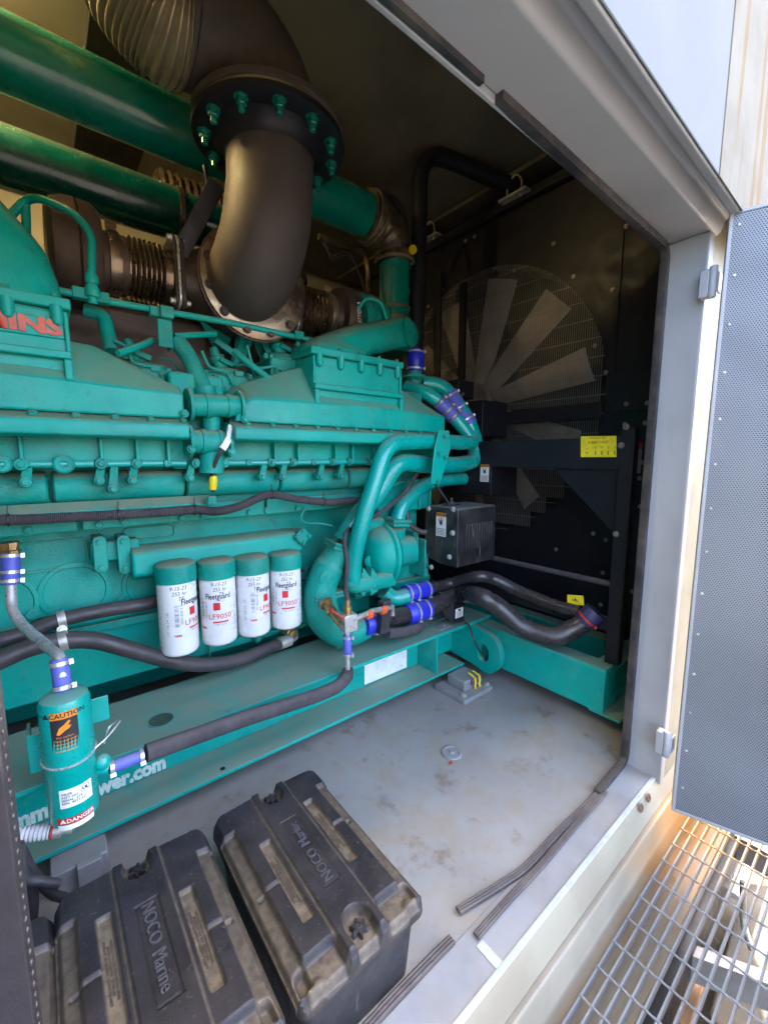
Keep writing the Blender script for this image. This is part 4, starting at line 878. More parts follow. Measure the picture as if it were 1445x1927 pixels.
path2 = [p_ for p_ in path2 if p_.z < 2.47] + [V((EX - .040 * max(0, min(1, (2.62 - z_) / .35)) + .0106, 1.77 - .1795 + .004 * (z_ > 2.6), z_)) for z_ in (2.49, 2.53, 2.57, 2.61, 2.65)]
sm.tube(path2, .0045, 8); X_('weld_seam', sm, 'darkint', 0, el)
mb = MB(); mb.lathe((EX, EY, 2.705), (0, 0, 1), [(0, .185), (.0, .292), (.003, .298), (.024, .298), (.027, .293), (.027, .1)], 72); mb.lathe((EX, EY, 2.65), (0, 0, 1), [(0, .178), (.03, .19), (.052, .22), (.056, .225)], 56, False); X_('lower_flange', mb, 'black')
mb = MB(); mb.lathe((EX, EY, 2.7335), (0, 0, 1), [(0, .15), (0, .290), (.010, .290), (.010, .1)], 72); X_('flange_gasket', mb, 'bellow2')
mb = MB(); mb.lathe((EX, EY, 2.745), (0, 0, 1), [(0, .15), (0, .294), (.003, .298), (.022, .298), (.025, .294), (.025, .1)], 72); X_('upper_flange', mb, 'exh')
for k in range(12):
    a = math.radians(12 + 30 * k); p = V((EX + .252 * math.sin(a), EY - .252 * math.cos(a), 2.705))
    mb = MB(); mb.bolt(p, (0, 0, -1), .019, .026); mb.lathe(p + V((0, 0, -.026)), (0, 0, -1), [(0, .012), (.018, .012), (.021, .009)], 12); nu = X_('flange_nut', mb, 'gpipe')
    mb = MB(); mb.bolt(p + V((0, 0, .065)), (0, 0, 1), .023, .02); X_('bolt_head', mb, 'bellow2', 0, nu)
up = [V((EX, EY, 2.765)), V((EX, EY, 2.78))]
for k in range(13):
    a = math.pi / 2 * k / 12; up.append(V((EX - .20 * (1 - math.cos(a)), EY, 2.79 + .20 * math.sin(a))))
up += [V((.50, EY, 2.99))]
mb = MB(); mb.tube(up, .192, 56); mb.lathe((.535, EY, 2.99), (-1, 0, 0), [(0, .194), (.008, .205), (.022, .205), (.03, .196)], 56); X_('upper_elbow', mb, 'exh')
Q = spl([V((.512, EY, 2.99)), V((.47, EY, 2.993)), V((.41, EY, 3.04)), V((.37, EY, 3.13)), V((.35, EY, 3.27)), V((.34, EY, 3.47))], 40)
rr = [.196 + .011 * (.5 - .5 * math.cos(2 * math.pi * k / 5)) + .012 * min(k / 40, 1) for k in range(len(Q))]
mb = MB(); mb.tube(Q, rr, 56); X_('flexible_bellows', mb, 'bellow2')

def pipe_axis(u0, v0, u1, v1, Y): return at(u0, v0, Y=Y), at(u1, v1, Y=Y)
cp = thing('charge_air_pipe', 'fat glossy green charge air pipe along the top, ending in a foil wrapped bend', 'pipe', (.9, 2.27, 2.75))
PY = 2.27; pe = at(640, 383, Y=PY); pe = V((pe.x, PY, pe.z)); R1 = .124
xe = at(688, 415, Y=PY).x
mb = MB(); mb.lathe((-1.3, PY, pe.z), (1, 0, 0), [(0, R1), (xe + 1.3, R1), (xe + 1.3, R1 - .01)], 64); mb.build('horizontal_pipe', M['gpipe'], cp)
vx_ = at(742, 545, Y=PY); zt = at(742, 503, Y=PY).z
c0 = V((xe - .01, PY, pe.z)); c2 = V((vx_.x, PY, zt + .02)); cor = V((vx_.x, PY, pe.z))
bend = [c0] + [c0 * (1 - t) ** 2 + cor * 2 * t * (1 - t) + c2 * t * t for t in [k / 16 for k in range(1, 16)]] + [c2]
rs = []
random.seed(4)
for k in range(len(bend)): rs.append((.140 + .006 * (k % 3 == 0) + random.uniform(-.004, .004)) * (1 - .12 * k / 16))
mb = MB(); mb.tube(bend, rs, 36)
mb.verts = None
for i in range(len(mb.v)):
    x, y, z = mb.v[i]; q = math.sin(x * 61 + z * 37) * math.sin(y * 53 - z * 29); mb.v[i] = (x + q * .004, y + q * .004, z + q * .004)
mb.build('wrapped_bend', M['wrap'], cp)
mb = MB(); 
for t, r_ in ((1, .147), (3, .147)): 
    mb.lathe(bend[t] , bend[t + 1] - bend[t], [(-.004, r_), (-.004, r_ + .004), (.008, r_ + .004), (.008, r_)], 40)
mb.lathe(c2 + V((0, 0, -.0)), (0, 0, 1), [(0, .128), (0, .133), (.016, .133), (.016, .128)], 40); mb.build('band_clamp', M['bellow2'], cp)
mb = MB(); mb.lathe((vx_.x, PY, 2.15), (0, 0, 1), [(0, .103), (zt - 2.15 + .03, .103)], 48); mb.build('vertical_pipe', M['gpipe'], cp)
zc = at(742, 583, Y=PY).z
mb = MB(); mb.lathe((vx_.x, PY, zc - .01), (0, 0, 1), [(0, .104), (0, .111), (.022, .111), (.022, .104)], 40); mb.lathe((vx_.x, PY, zc - .16), (0, 0, 1), [(0, .103), (0, .112), (.10, .112), (.10, .104)], 40); mb.build('lower_clamp', M['bellow2'], cp)
mb = MB(); p = at(777, 469, Y=2.12); mb.lathe(p, (-.2, -1, -.1), [(-.012, .026), (0, .028), (.006, .026), (.007, .012)], 24)
tag(mb.build('yellow_cap', M['yellowp']), 'small round yellow cap on the wrapped pipe bend beside the black vent pipe', 'cap')
# far bank: darker pipe behind, gold bellows, black duct shapes
c2_ = thing('charge_air_pipe', 'darker green charge air pipe running lower, behind the brown turbocharger', 'pipe', (.0, 2.62, 2.5))
PY2 = 2.60; p2 = at(240, 373, Y=PY2); R2_ = .125; xe2 = at(332, 400, Y=PY2).x
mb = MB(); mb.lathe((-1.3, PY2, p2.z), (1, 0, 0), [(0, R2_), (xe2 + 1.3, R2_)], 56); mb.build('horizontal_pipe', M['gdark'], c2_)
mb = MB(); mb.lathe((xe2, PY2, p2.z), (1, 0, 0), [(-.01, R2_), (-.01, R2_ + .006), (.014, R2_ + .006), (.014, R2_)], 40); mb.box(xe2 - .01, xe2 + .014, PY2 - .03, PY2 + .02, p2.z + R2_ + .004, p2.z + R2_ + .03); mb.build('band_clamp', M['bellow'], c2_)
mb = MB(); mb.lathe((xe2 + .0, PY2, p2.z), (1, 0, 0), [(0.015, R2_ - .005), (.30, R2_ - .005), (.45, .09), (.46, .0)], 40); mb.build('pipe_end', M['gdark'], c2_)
mb = MB(); bellows(mb, .75, 1.35, .15, 12, (3.35, 3.18), .014); 
tag(mb.build('rear_bellows', M['bellow']), 'gold tinted exhaust bellows glimpsed between the two big green pipes', 'bellows')
mb = MB(); mb.bar(at(408, 345, Y=2.0), at(338, 478, Y=2.12), .07, .012, (0, -1, 0)); mb.bar(at(393, 352, Y=2.02), at(384, 310, Y=2.02), .02, .015)
tag(mb.build('support_strap', M['black'], None, .003), 'black diagonal flat strap hanging between the dark pipe and the bellows', 'strap')
mb = MB(); mb.box(.45, 1.05, 3.0, 3.25, 2.25, 2.62); mb.cyl((.60, 2.9, 2.45), (.60, 3.1, 2.45), .16, 30)
tag(mb.build('rear_turbocharger', M['iron'], None, .02), 'black turbocharger of the far cylinder bank behind the brown one', 'turbocharger')
mb = MB(); bp = [at(458, 410, Y=2.9), at(452, 470, Y=2.9)]; mb.tube(bp, .02, 10); mb.tube([at(205, 408, Y=3.0), at(290, 430, Y=3.0), at(440, 470, Y=3.0)], .006, 8)
tag(mb.build('rear_conduit', M['bellow2']), 'thin golden tube below the dark green pipe', 'tube')
mb = MB(); q = MB()
mb.tube(spl([at(600, 445, Y=2.6), at(640, 460, Y=2.6), at(680, 475, Y=2.6), at(692, 500, Y=2.6), at(694, 560, Y=2.6)], 6), .022, 12)
tag(mb.build('wrapped_lead', M['wrap']), 'foil wrapped lead hanging down behind the round exhaust elbow', 'cable')
mb = MB()
for k in range(3): mb.tube(spl([at(605 + k * 4, 455, Y=2.58), at(625, 480 + k * 5, Y=2.58), at(660, 478 + 3 * k, Y=2.58), at(690 + 3 * k, 560, Y=2.58)], 6), .004, 6)
mb.tube(spl([at(690, 372, Y=2.35), at(705, 360, Y=2.35), at(725, 365, Y=2.4), at(745, 395, Y=2.45), at(760, 440, Y=2.5)], 6), .016, 8); mb.tube(spl([at(700, 385, Y=2.35), at(720, 362, Y=2.38), at(748, 378, Y=2.4), at(765, 420, Y=2.45)], 6), .014, 8)
tag(mb.build('black_cable_loop', M['rubber']), 'loose black cables looped around the foil wrapped pipe bend', 'cable')
mb = MB(); 
for k in range(2): mb.lathe(at(553, 500 + k * 22, Y=2.6), (0, 0, -1), [(-.02, .07), (.0, .085), (.03, .085), (.05, .07)], 24)
mb.cyl(at(555, 470, Y=2.62), at(555, 600, Y=2.62), .06); tag(mb.build('rear_pipe_joint', M['wrap']), 'wrapped pipe joint showing right behind the exhaust elbow', 'pipe')

vp = thing('vent_pipe', 'black overflow pipe rising beside the fan guard and bending under the ceiling', 'pipe', (2.2, 2.35, 2.0))
b0 = at(783, 702, Y=2.3); b1 = at(787, 600, Y=2.35); vxx = at(787, 600, Y=2.2).x
zb = at(783, 655, Y=2.19).z
mb = MB(); pp = fil([(vxx - .03, 2.19, zb - .05), (vxx, 2.2, 2.7), (vxx, 2.2, at(800, 284, Y=2.2).z), at(965, 350, X=2.78)], [.3, .22], 10)
mb.tube(pp, .052, 24); mb.build('black_pipe', M['black'], vp)
sleeve((vxx - .035, 2.19, at(783, 700, Y=2.19).z), (vxx - .03, 2.19, at(783, 658, Y=2.19).z), .06, 'blue', (.12, .88), owner=vp)
mb = MB(); mb.lathe((vxx - .04, 2.19, at(783, 712, Y=2.19).z), (0, 0, 1), [(-.1, .05), (-.02, .055), (0, .085), (.012, .085), (.013, .05), (.05, .05)], 24); E_('outlet_flange', mb, 'gcast')
for (u, v) in ((968, 345), (808, 430)):
    p = at(u, v, X=2.72); mb = MB(); mb.tube(spl([p + V((0, -.05, -.10)), p + V((0, -.055, .0)), p + V((0, 0, .055)), p + V((0, .055, 0)), p + V((0, .05, -.10))], 6), .006, 8)
    mb.box(p.x - .03, p.x + .03, p.y - .11, p.y + .11, p.z - .085, p.z - .07); mb.bolt(p + V((0, -.05, -.09)), (0, 0, -1), .012, .014); mb.build('u_bolt', M['zinc'], vp)

# ================================================================ base frame
bf = thing('base_frame', 'long green steel base frame with web lettering, a lifting eye and an end crossbeam', 'base frame', (1, 1.9, .1))
def F_(n, mb, mt='grail', bv=.002, par=None): return mb.build(n, M[mt], par or bf, bv)
WY = 1.88; XE = 2.33
mb = MB(); mb.box(-1.3, XE, 1.70, 2.10, .358, .376)
F_('top_flange', mb)
mb = MB(); mb.box(-1.3, XE, WY, WY + .014, .1165, .3575); F_('web', mb)
mb = MB(); mb.box(-1.3, 2.06, 1.70, 1.96, .10, .116); F_('bottom_flange', mb)
for u in (826, ):
    x = at(u, 1200, Y=1.70).x; mb = MB(); mb.box(x - .006, x + .006, 1.712, WY - .001, .117, .3575); F_('stiffener', mb)
mb = MB(); mb.box(.0, .0125, 1.712, WY - .001, .117, .3575); 
# holes in the flanges: green rims and flat discs, the dimness inside painted on
p = at(303, 1355, Z=.3765); mb = MB()
mb.lathe(p, (0, 0, 1), [(0, .052), (.0016, .052), (.0016, .046), (.0012, .046)], 32, False); F_('hole_rim', mb, 'grail', 0)
mb = MB(); mb.lathe(p + V((0, 0, .0006)), (0, 0, 1), [(0, .046), (.0002, .046)], 32); F_('painted_flange_hole', mb, 'gdark', 0)
p = at(419, 1447, Z=.1165); mb = MB(); mb.lathe(p, (0, 0, 1), [(0.0, .011), (.0006, .011)], 20); F_('painted_bolt_hole', mb, 'darkint', 0)
# lifting eye plate at the rail end
pc_ = at(909, 1230, Y=1.71); cz, cx_ = pc_.z + .0, pc_.x
cx_, cz = 1.612, .19; out = [(1.90, .3575), (1.90, .10), (1.70, .085)]
for k in range(19):
    a = -math.pi / 2 + (math.pi) * k / 18; out.append((cx_ - .012 - .125 * math.cos(a), cz + .012 + .138 * math.sin(a)))
out += [(1.70, .3575)]
hole = [(cx_ + .044 * math.cos(2 * math.pi * k / 24), cz + .058 * math.sin(2 * math.pi * k / 24)) for k in range(24)]
def plate_hole(mb, outer, hole, y0, y1):
    bmx = bmesh.new(); a = [bmx.verts.new((x, y0, z)) for x, z in outer]; b = [bmx.verts.new((x, y0, z)) for x, z in hole]
    ea = [bmx.edges.new((a[i], a[(i + 1) % len(a)])) for i in range(len(a))]; eb = [bmx.edges.new((b[i], b[(i + 1) % len(b)])) for i in range(len(b))]
    bmesh.ops.triangle_fill(bmx, use_beauty=True, edges=ea + eb)
    r_ = bmesh.ops.extrude_face_region(bmx, geom=bmx.faces[:]); 
    for v_ in r_['geom']:
        if isinstance(v_, bmesh.types.BMVert): v_.co.y = y1
    bmesh.ops.recalc_face_normals(bmx, faces=bmx.faces[:]); bmx.verts.index_update()
    mb.add([v_.co[:] for v_ in bmx.verts], [tuple(q.index for q in f_.verts) for f_ in bmx.faces], False); bmx.free()
mb = MB(); plate_hole(mb, out, hole, 2.14, 2.182); mb.v = [(y, x, z) for x, y, z in mb.v]; mb.f = [f[::-1] for f in mb.f]; F_('lifting_eye', mb, 'grail', .003)
# crossbeam running out towards the doorway
CXB = 2.215
mb = MB(); mb.box(CXB, CXB + .012, .885, 2.10, .100, .335); F_('crossbeam_web', mb)
mb = MB(); mb.box(CXB - .0, CXB + .11, .885, 2.10, .3355, .347); F_('crossbeam_flange', mb)
mb = MB(); mb.box(CXB + .0125, 3.2, .885, .897, .1125, .335); F_('end_web', mb); mb = MB(); mb.box(CXB, 3.2, .80, .96, .088, .0995); F_('end_flange', mb); mb = MB(); mb.box(CXB + .11, 3.2, .86, .97, .3355, .347); F_('end_top_flange', mb)
mb = MB(); mb.box(2.66, 2.675, .90, 2.9, .12, .335); mb.box(2.60, 2.70, .975, 2.9, .3355, .346); F_('rear_crossbeam', mb)
mb = MB(); mb.box(-1.3, 2.7, 2.75, 3.15, .10, .376); F_('far_rail', mb, 'green')
# lettering on the web
mb = MB(); e = at(313, 1450, Y=WY - .001); put_text(mb, 'www.cumminspower.com', .086, (e.x, WY - .0008, e.z + .040), (1, 0, 0), (0, 0, 1), lift=.0004, align='RIGHT', bold=.0045, sx=.80); F_('web_lettering', mb, 'whitep', 0)
# data sheet stuck to the web
a, b = at(686, 1275, Y=WY - .002), at(765, 1255, Y=WY - .002); zt_, zb_ = .345, .125
mb = MB(); mb.box(a.x, b.x, WY - .0022, WY - .0004, zb_, zt_); ds = F_('data_sheet', mb, 'label', 0)
mb = MB(); ww = b.x - a.x
mb.box(a.x, b.x, WY - .0028, WY - .0023, zt_ - .012, zt_ - .006); mb.build('sheet_stripe', M['orangep'], ds)
mb = MB(); random.seed(5)
mb.box(a.x + ww * .5, a.x + ww * .502, WY - .0027, WY - .0023, zb_ + .01, zt_ - .02)
for k in range(26):
    x = a.x + random.uniform(.05, .45) * ww + (random.random() > .7) * ww * .45; z = random.uniform(zb_ + .03, zt_ - .03); l = random.uniform(.008, .03); t = random.uniform(-.6, .6)
    mb.bar((x, WY - .0025, z), (x + l * math.cos(t), WY - .0025, z + l * math.sin(t)), .0006, .0012)
mb.build('sheet_drawing', M['greyink'], ds)
# vibration isolator under the rail, and its cable
vi = thing('vibration_isolator', 'grey bolted rubber isolator block under the right end of the green rail', 'isolator', at(875, 1310, Z=0))
a = at(873, 1325, Z=0); 
mb = MB(); mb.box(1.83, 2.10, 1.50, 1.74, .001, .030); mb.build('base_plate', M['grey'], vi, .003)
mb = MB(); mb.box(1.90, 2.06, 1.56, 1.70, .0305, .095); mb.build('rubber_block', M['grey'], vi, .006)
mb = MB(); mb.bolt((1.87, 1.54, .0305), (0, 0, 1), .016, .016); mb.bolt((2.08, 1.53, .0305), (0, 0, 1), .016, .016); build_split(mb, 'anchor_bolt', M['zinc'], vi)
gd = thing('ground_strap', 'pair of yellow and purple braided earth straps hanging over the grey isolator', 'strap', (1.98, 1.55, .1))
for k in range(2):
    x = 1.975 + k * .042; mb = MB(); mb.loft([[(x + dx, y, z), (x + dx + .014, y, z), (x + dx + .014, y - .004, z), (x + dx, y - .004, z)] for dx, y, z in ((0, 1.60, .115), (.004, 1.553, .10), (.010, 1.55, .07), (.0, 1.548, .05), (.012, 1.546, .02))], True, False); mb.build('braid_strap', M['yellow'], gd)
    mb = MB(); mb.tube([(x - .012, 1.556, .10), (x - .010, 1.552, .06)], .007, 8); mb.build('purple_sleeve', mk('purple_tape', (.18, .03, .14), .5), gd)
# second isolator at the left end
vi2 = thing('vibration_isolator', 'dusty grey isolator block with bracket under the left end of the green rail', 'isolator', (.0, 1.75, 0))
p = at(110, 1650, Z=.05); mb = MB(); mb.box(p.x - .02, p.x + .14, p.y - .04, 1.80, .001, .09); mb.build('isolator_block', M['grey'], vi2, .005); mb = MB(); mb.box(p.x + .05, p.x + .12, p.y - .07, p.y - .04, .02, .10); mb.build('isolator_bracket', M['grey'], vi2, .003)

# ================================================================ radiator, fan, guard
XR = 2.8; HY, HZ = 2.24, 1.86; RG = 1.02
rd_ = thing('radiator', 'tall black radiator housing with a wire fan guard and a square support frame', 'radiator', (2.8, 2.2, .35))
def R_(n, mb, mt='black', bv=0, par=None): return mb.build(n, M[mt], par or rd_, bv)
ztop = at(900, 413, X=XR).z
# face panel with a round opening
Y0, Y1, Z0 = .715, 3.7, .30
cir = []; rec = []; NS = 96
for k in range(NS):
    t = 2 * math.pi * k / NS; dy, dz = math.cos(t), math.sin(t); cir.append((HY + dy * 1.0, HZ + dz * 1.0))
    s_ = min(((Y1 - HY) / dy if dy > 1e-6 else 1e9), ((Y0 - HY) / dy if dy < -1e-6 else 1e9), ((ztop - HZ) / dz if dz > 1e-6 else 1e9), ((Z0 - HZ) / dz if dz < -1e-6 else 1e9)); rec.append((HY + dy * s_, HZ + dz * s_))
mb = MB(); mb.loft([[(XR + .006, y, z) for y, z in rec], [(XR + .006, y, z) for y, z in cir], [(XR + .25, y, z) for y, z in cir]], False, False); R_('shroud_panel', mb)
mb = MB(); mb.box(XR + .30, XR + .5, Y0, Y1, Z0, ztop); R_('radiator_core', mb, 'black_int')
mb = MB(); mb.box(XR - .05, XR + .30, Y0, Y1, ztop - .03, ztop); mb.box(XR - .05, XR + .0, 1.0, 3.2, ztop - .06, ztop - .0305); R_('top_tank', mb, 'black', .003)
mb = MB(); y_ = at(1120, 545, X=XR).y; 
for (y0, z0, y1, z1) in ((at(1165, 560, X=XR).y, 3.0, at(1165, 560, X=XR).y, 1.75), (.72, at(1200, 770, X=XR).z, 2.0, at(1000, 785, X=XR).z)):
    mb.box(XR - .006, XR + .005, min(y0, y1) - .003, max(y0, y1) + .003, min(z0, z1) - .003, max(z0, z1) + .003)
R_('panel_joint', mb, 'black')
bl = [(893, 445), (1042, 458), (1178, 425), (931, 505), (968, 509), (1079, 520), (1153, 545), (1119, 650), (1140, 700), (1117, 783), (1178, 760), (1218, 758), (1176, 798), (1214, 796), (833, 545), (806, 576), (876, 453), (829, 453),
      (956, 792), (1007, 792), (908, 797), (1100, 914), (1116, 1004), (1140, 1016), (1046, 1034), (1134, 1078), (1219, 845), (1208, 870), (1204, 900), (1205, 953), (1178, 1091), (1190, 1113), (1170, 1160), (1130, 1138), (1168, 838), (928, 874)]
for u, v in bl: 
    mb = MB(); mb.bolt(at(u, v, X=XR - .001), (-1, 0, 0), .0105, .011); R_('bolt', mb, 'bolt')
# wire guard: stepped sections of vertical wires on a few cross wires
def gext(y, low=False):
    q = round((y - HY) / .12) * .12 if low else y - HY
    return math.sqrt(max(RG * RG - q * q, 0))
mb = MB(); y = HY - .98; gw = .0017
while y < HY + .95:
    zb0, zt0 = HZ - round(gext(y, True) / .118) * .118 * .97, HZ + gext(y)
    for z0, z1 in ((zb0, HZ - .17), (HZ - .06, zt0)):
        if z1 > z0: mb.box(XR - .032, XR - .030, y - gw, y + gw, z0, z1)
    y += .0145
R_('guard_wires', mb, 'wire')
mb = MB(); z = HZ - .96
while z < HZ + .98:
    q = z - HZ; e = math.sqrt(max(RG * RG - q * q, 0)); mb.box(XR - .0295, XR - .026, HY - e, HY + e, z - .0018, z + .0018); z += .118
R_('guard_cross_wires', mb, 'wire')
mb = MB(); mb.box(XR - .045, XR - .02, HY - 1.0, HY + 1.0, HZ - .16, HZ - .07); yv = at(876, 600, X=XR).y; mb.box(XR - .05, XR - .02, yv - .03, yv + .03, 1.8, HZ + .98); mb.box(XR - .05, XR - .02, 2.63, 2.70, 1.6, 3.0); R_('guard_frame', mb, 'black', .003)
fn = thing('cooling_fan', 'big grey bladed radiator fan seen through its black wire guard', 'fan', (2.93, HY + .1, HZ))
FX, FYc, FZc = 2.93, HY + .12, HZ + .03
mb = MB(); mb.lathe((FX - .06, FYc, FZc), (1, 0, 0), [(0, .05), (.0, .16), (.02, .18), (.14, .18), (.16, .15)], 40); mb.build('hub', M['fan'], fn)
for k in range(11):
    a = math.radians(13.5 + 32.73 * k)
    rings = []
    for t in (0, .25, .5, .75, 1):
        r = .17 + .80 * t; w_ = .062 + .055 * t; tw = .62 - .25 * t
        c = V((FX, FYc - math.sin(a) * r, FZc + math.cos(a) * r)); tn = V((0, -math.cos(a), -math.sin(a)))
        ch = tn * math.cos(tw) + V((1, 0, 0)) * math.sin(tw); nn = ch.cross(V((0, -math.sin(a), math.cos(a)))).normalized()
        rings.append([c + ch * w_ * s_ + nn * (h_ + .016 * (1 - s_ * s_)) for s_, h_ in ((-1, 0), (-.5, .003), (0, .003), (.5, .003), (1, 0), (.5, -.003), (0, -.003), (-.5, -.003))])
    mb = MB(); mb.loft(rings); mb.build('fan_blade', M['fan'], fn)
# support frame in front of the guard
px = 2.30
mb = MB(); 
mb.box(px, px + .06, .862, .868, .349, 1.60); mb.box(px, px + .006, .8685, .93, .349, 1.60); R_('frame_post', mb, 'black', .002)
mb = MB(); zt1 = at(1150, 822, X=px).z; mb.box(px + .0065, px + .05, .931, 2.6, 1.39, 1.556); R_('frame_beam', mb, 'black', .004)
mb = MB(); mb.cyl((px + .04, .87, .775), (px + .04, 2.2, .775), .016, 14); R_('frame_tube', mb, 'foam')
mb = MB(); mb.box(px + .007, px + .02, .93, 2.2, .52, .60); R_('lower_beam', mb, 'black', .003)
mb = MB(); mb.prism([(px + .03, .935, 1.39), (px + .03, 1.30, 1.39), (px + .03, .935, 1.05)], (.008, 0, 0)); R_('gusset', mb, 'black')
mb = MB()
for k in range(4): mb.lathe((px + .005, 1.01 + k * .04, 1.33), (-1, 0, 0), [(0, .008), (.001, .008)], 12)
for u, v in ((1169, 838), (1159, 1005), (1178, 803)): 
    m2 = MB(); m2.bolt(at(u, v, X=px - .001), (-1, 0, 0), .012, .012); R_('bolt', m2, 'bolt')
# labels
def lab(parent, pts4, mt, n, lift=.0012, name='warning_label'):
    p = [V(q) + V(n).normalized() * lift for q in pts4]; mb = MB(); mb.prism(p, V(n).normalized() * .0006); return mb.build(name, M[mt], parent)
def warn(parent, c, xd, zd, w_, h_, nm='warning_label'):
    """white label with an orange head bar, a black hand pictogram and lines of text"""
    c, xd, zd = V(c), V(xd).normalized(), V(zd).normalized(); n = xd.cross(zd)
    o = lab(parent, [c + xd * a * w_ / 2 + zd * b * h_ / 2 for a, b in ((-1, -1), (1, -1), (1, 1), (-1, 1))], 'label', n, .001, nm)
    mb = MB(); P_ = [c + xd * a * w_ / 2 + zd * b * h_ / 2 + n * .0018 for a, b in ((-1, .66), (1, .66), (1, 1), (-1, 1))]; mb.add(P_, [(0, 1, 2, 3)]); mb.build('label_header', M['orangep'], o)
    mb = MB(); put_text(mb, 'WARNING', h_ * .2, c + zd * h_ * .415, xd, zd, lift=.0022, bold=.0004, sx=.9)
    hd = [(-.28, .3), (-.05, -.02), (.0, .35), (.1, .02), (.3, .38), (.16, -.1), (.2, -.18), (-.12, -.2), (-.25, .05)]
    mb.add([c + xd * x * w_ * .8 + zd * (y * h_ * .7 + h_ * .12) + n * .002 for x, y in hd], [tuple(range(len(hd)))])
    for k in range(5): 
        z = -.18 - k * .062; mb.add([c + xd * a * w_ + zd * (z + b) * h_ + n * .002 for a, b in ((-.42, -.012), (.42 - .1 * (k % 2), -.012), (.42 - .1 * (k % 2), .012), (-.42, .012))], [(0, 1, 2, 3)])
    mb.build('label_print', M['ink'], o); return o
P4 = [at(u, v, X=px + .005) for u, v in ((1093, 860), (1160, 860), (1160, 820), (1093, 821))]
yl = lab(rd_, P4, 'yellow', (-1, 0, 0), .001, 'yellow_label'); cY = sum(P4, V()) / 4
mb = MB(); yd = V((0, -1, 0)); zd = V((0, 0, 1)); o_ = V((px + .003, cY.y, cY.z)); put_text(mb, 'TENSION BELT', .016, o_ + zd * .046, yd, zd, lift=.002, sx=.9); put_text(mb, '0-3001 14/21', .02, o_ + zd * .022, yd, zd, lift=.002)
for k in range(4):
    c = o_ + yd * (-.01 + k * .032); put_text(mb, 'T', .018, c + zd * -.008, yd, zd, lift=.002); put_text(mb, 'I', .028, c + zd * -.034, yd, zd, lift=.002, bold=.0008)
put_text(mb, '~\no-', .022, o_ + yd * -.055 + zd * -.02, yd, zd, lift=.002); mb.build('label_print', M['ink'], yl)
P4 = [at(u, v, X=px + .004) for u, v in ((1068, 1137), (1100, 1139), (1098, 1121), (1068, 1119))]
y2 = lab(rd_, P4, 'yellow', (-1, 0, 0), .004, 'yellow_label'); cY = sum(P4, V()) / 4
mb = MB(); put_text(mb, '-A-', .03, cY + V((-.004, 0, 0)), yd, zd, lift=.002, bold=.001); mb.build('label_print', M['ink'], y2)
c = at(1197, 862, X=XR - .002); o2 = lab(rd_, [c + yd * a * .03 + zd * b * .09 for a, b in ((-1, -1), (1, -1), (1, .6), (-1, .6))], 'greyink', (-1, 0, 0), .001, 'small_label')
mb = MB(); mb.add([c + V((-.004, 0, 0)) + yd * a * .03 + zd * b for a, b in ((-1, .055), (1, .055), (1, .09), (-1, .09))], [(0, 1, 2, 3)]); mb.build('label_header', M['redprint'], o2)
warn(rd_, at(883, 790, X=2.45), (0, -1, 0), (0, 0, 1), .065, .10); warn(rd_, at(912, 890, X=2.3), (0, -1, 0), (0, 0, 1), .07, .115)
mb = MB(); a = at(862, 770, X=2.46); mb.box(2.455, 2.75, 1.92, a.y + .15, at(870, 822, X=2.46).z, at(870, 757, X=2.46).z); mb.box(2.42, 2.6, 2.12, 2.5, at(840, 750, X=2.42).z, at(840, 717, X=2.42).z); mb.box(2.306, 2.6, at(925, 890, X=2.31).y, at(895, 890, X=2.31).y + .3, 1.2, 1.389); R_('guard_box', mb, 'black', .004)
for u, v in ((870, 760), (884, 775), (893, 818), (871, 742)): 
    m2 = MB(); m2.bolt(at(u, v, X=2.45), (-1, 0, 0), .010, .010); R_('bolt', m2, 'bolt')
# ---- belt guard box beside the engine
bg_ = thing('belt_guard', 'scuffed black sheet metal belt guard box with louvres and an orange headed warning label', 'guard box', at(862, 1060, Y=1.62))
GY = 1.62; a = at(862, 958, Y=GY); bq = at(863, 1068, Y=GY); gx0 = a.x; gx1 = at(934, 948, Y=GY).x; zt2, zb2 = a.z, bq.z
gy1 = at(800, 956, X=gx0).y
mb = MB()
mb.prism([(gx0, GY, zb2 + .0), (gx0, GY, zt2 - .01), (gx0, GY + .01, zt2), (gx0, gy1 - .02, zt2), (gx0, gy1, zt2 - .03), (gx0, gy1, zb2 + .07), (gx0, gy1 - .03, zb2 + .02), (gx0, gy1 - .12, zb2 + .0)], (gx1 - gx0, 0, 0))
mb.build('guard_shell', M['blackd'], bg_, .006, 3)
mb = MB()
for k in range(11): x = gx0 + .075 + k * .024; mb.box(x, x + .009, GY - .006, GY + .002, zb2 + .09, zt2 - .10)
mb.build('louvres', M['blackd'], bg_, .003)
for u, v in ((807, 957), (853, 958), (852, 1003), (846, 1048), (812, 1067), (790, 1063), (778, 1040)):
    p = at(u, v, X=gx0 - .001); 
    if p.z < zb2 or u < 800: p = at(u, v, X=gx0 - .001)
    mb = MB(); mb.bolt(p, (-1, 0, 0), .013, .014); mb.build('bolt', M['steel'], bg_)
mb = MB(); q = [at(u, v, X=gx0 + .003) for u, v in ((778, 1035), (800, 1040), (800, 956), (803, 1070), (780, 1068))]; mb.prism([q[0], q[1], q[3], q[4]], (.01, 0, 0)); mb.build('guard_foot', M['black'], bg_)
warn(bg_, at(830, 987, X=gx0), (0, -1, 0), (0, 0, 1), .082, .145)
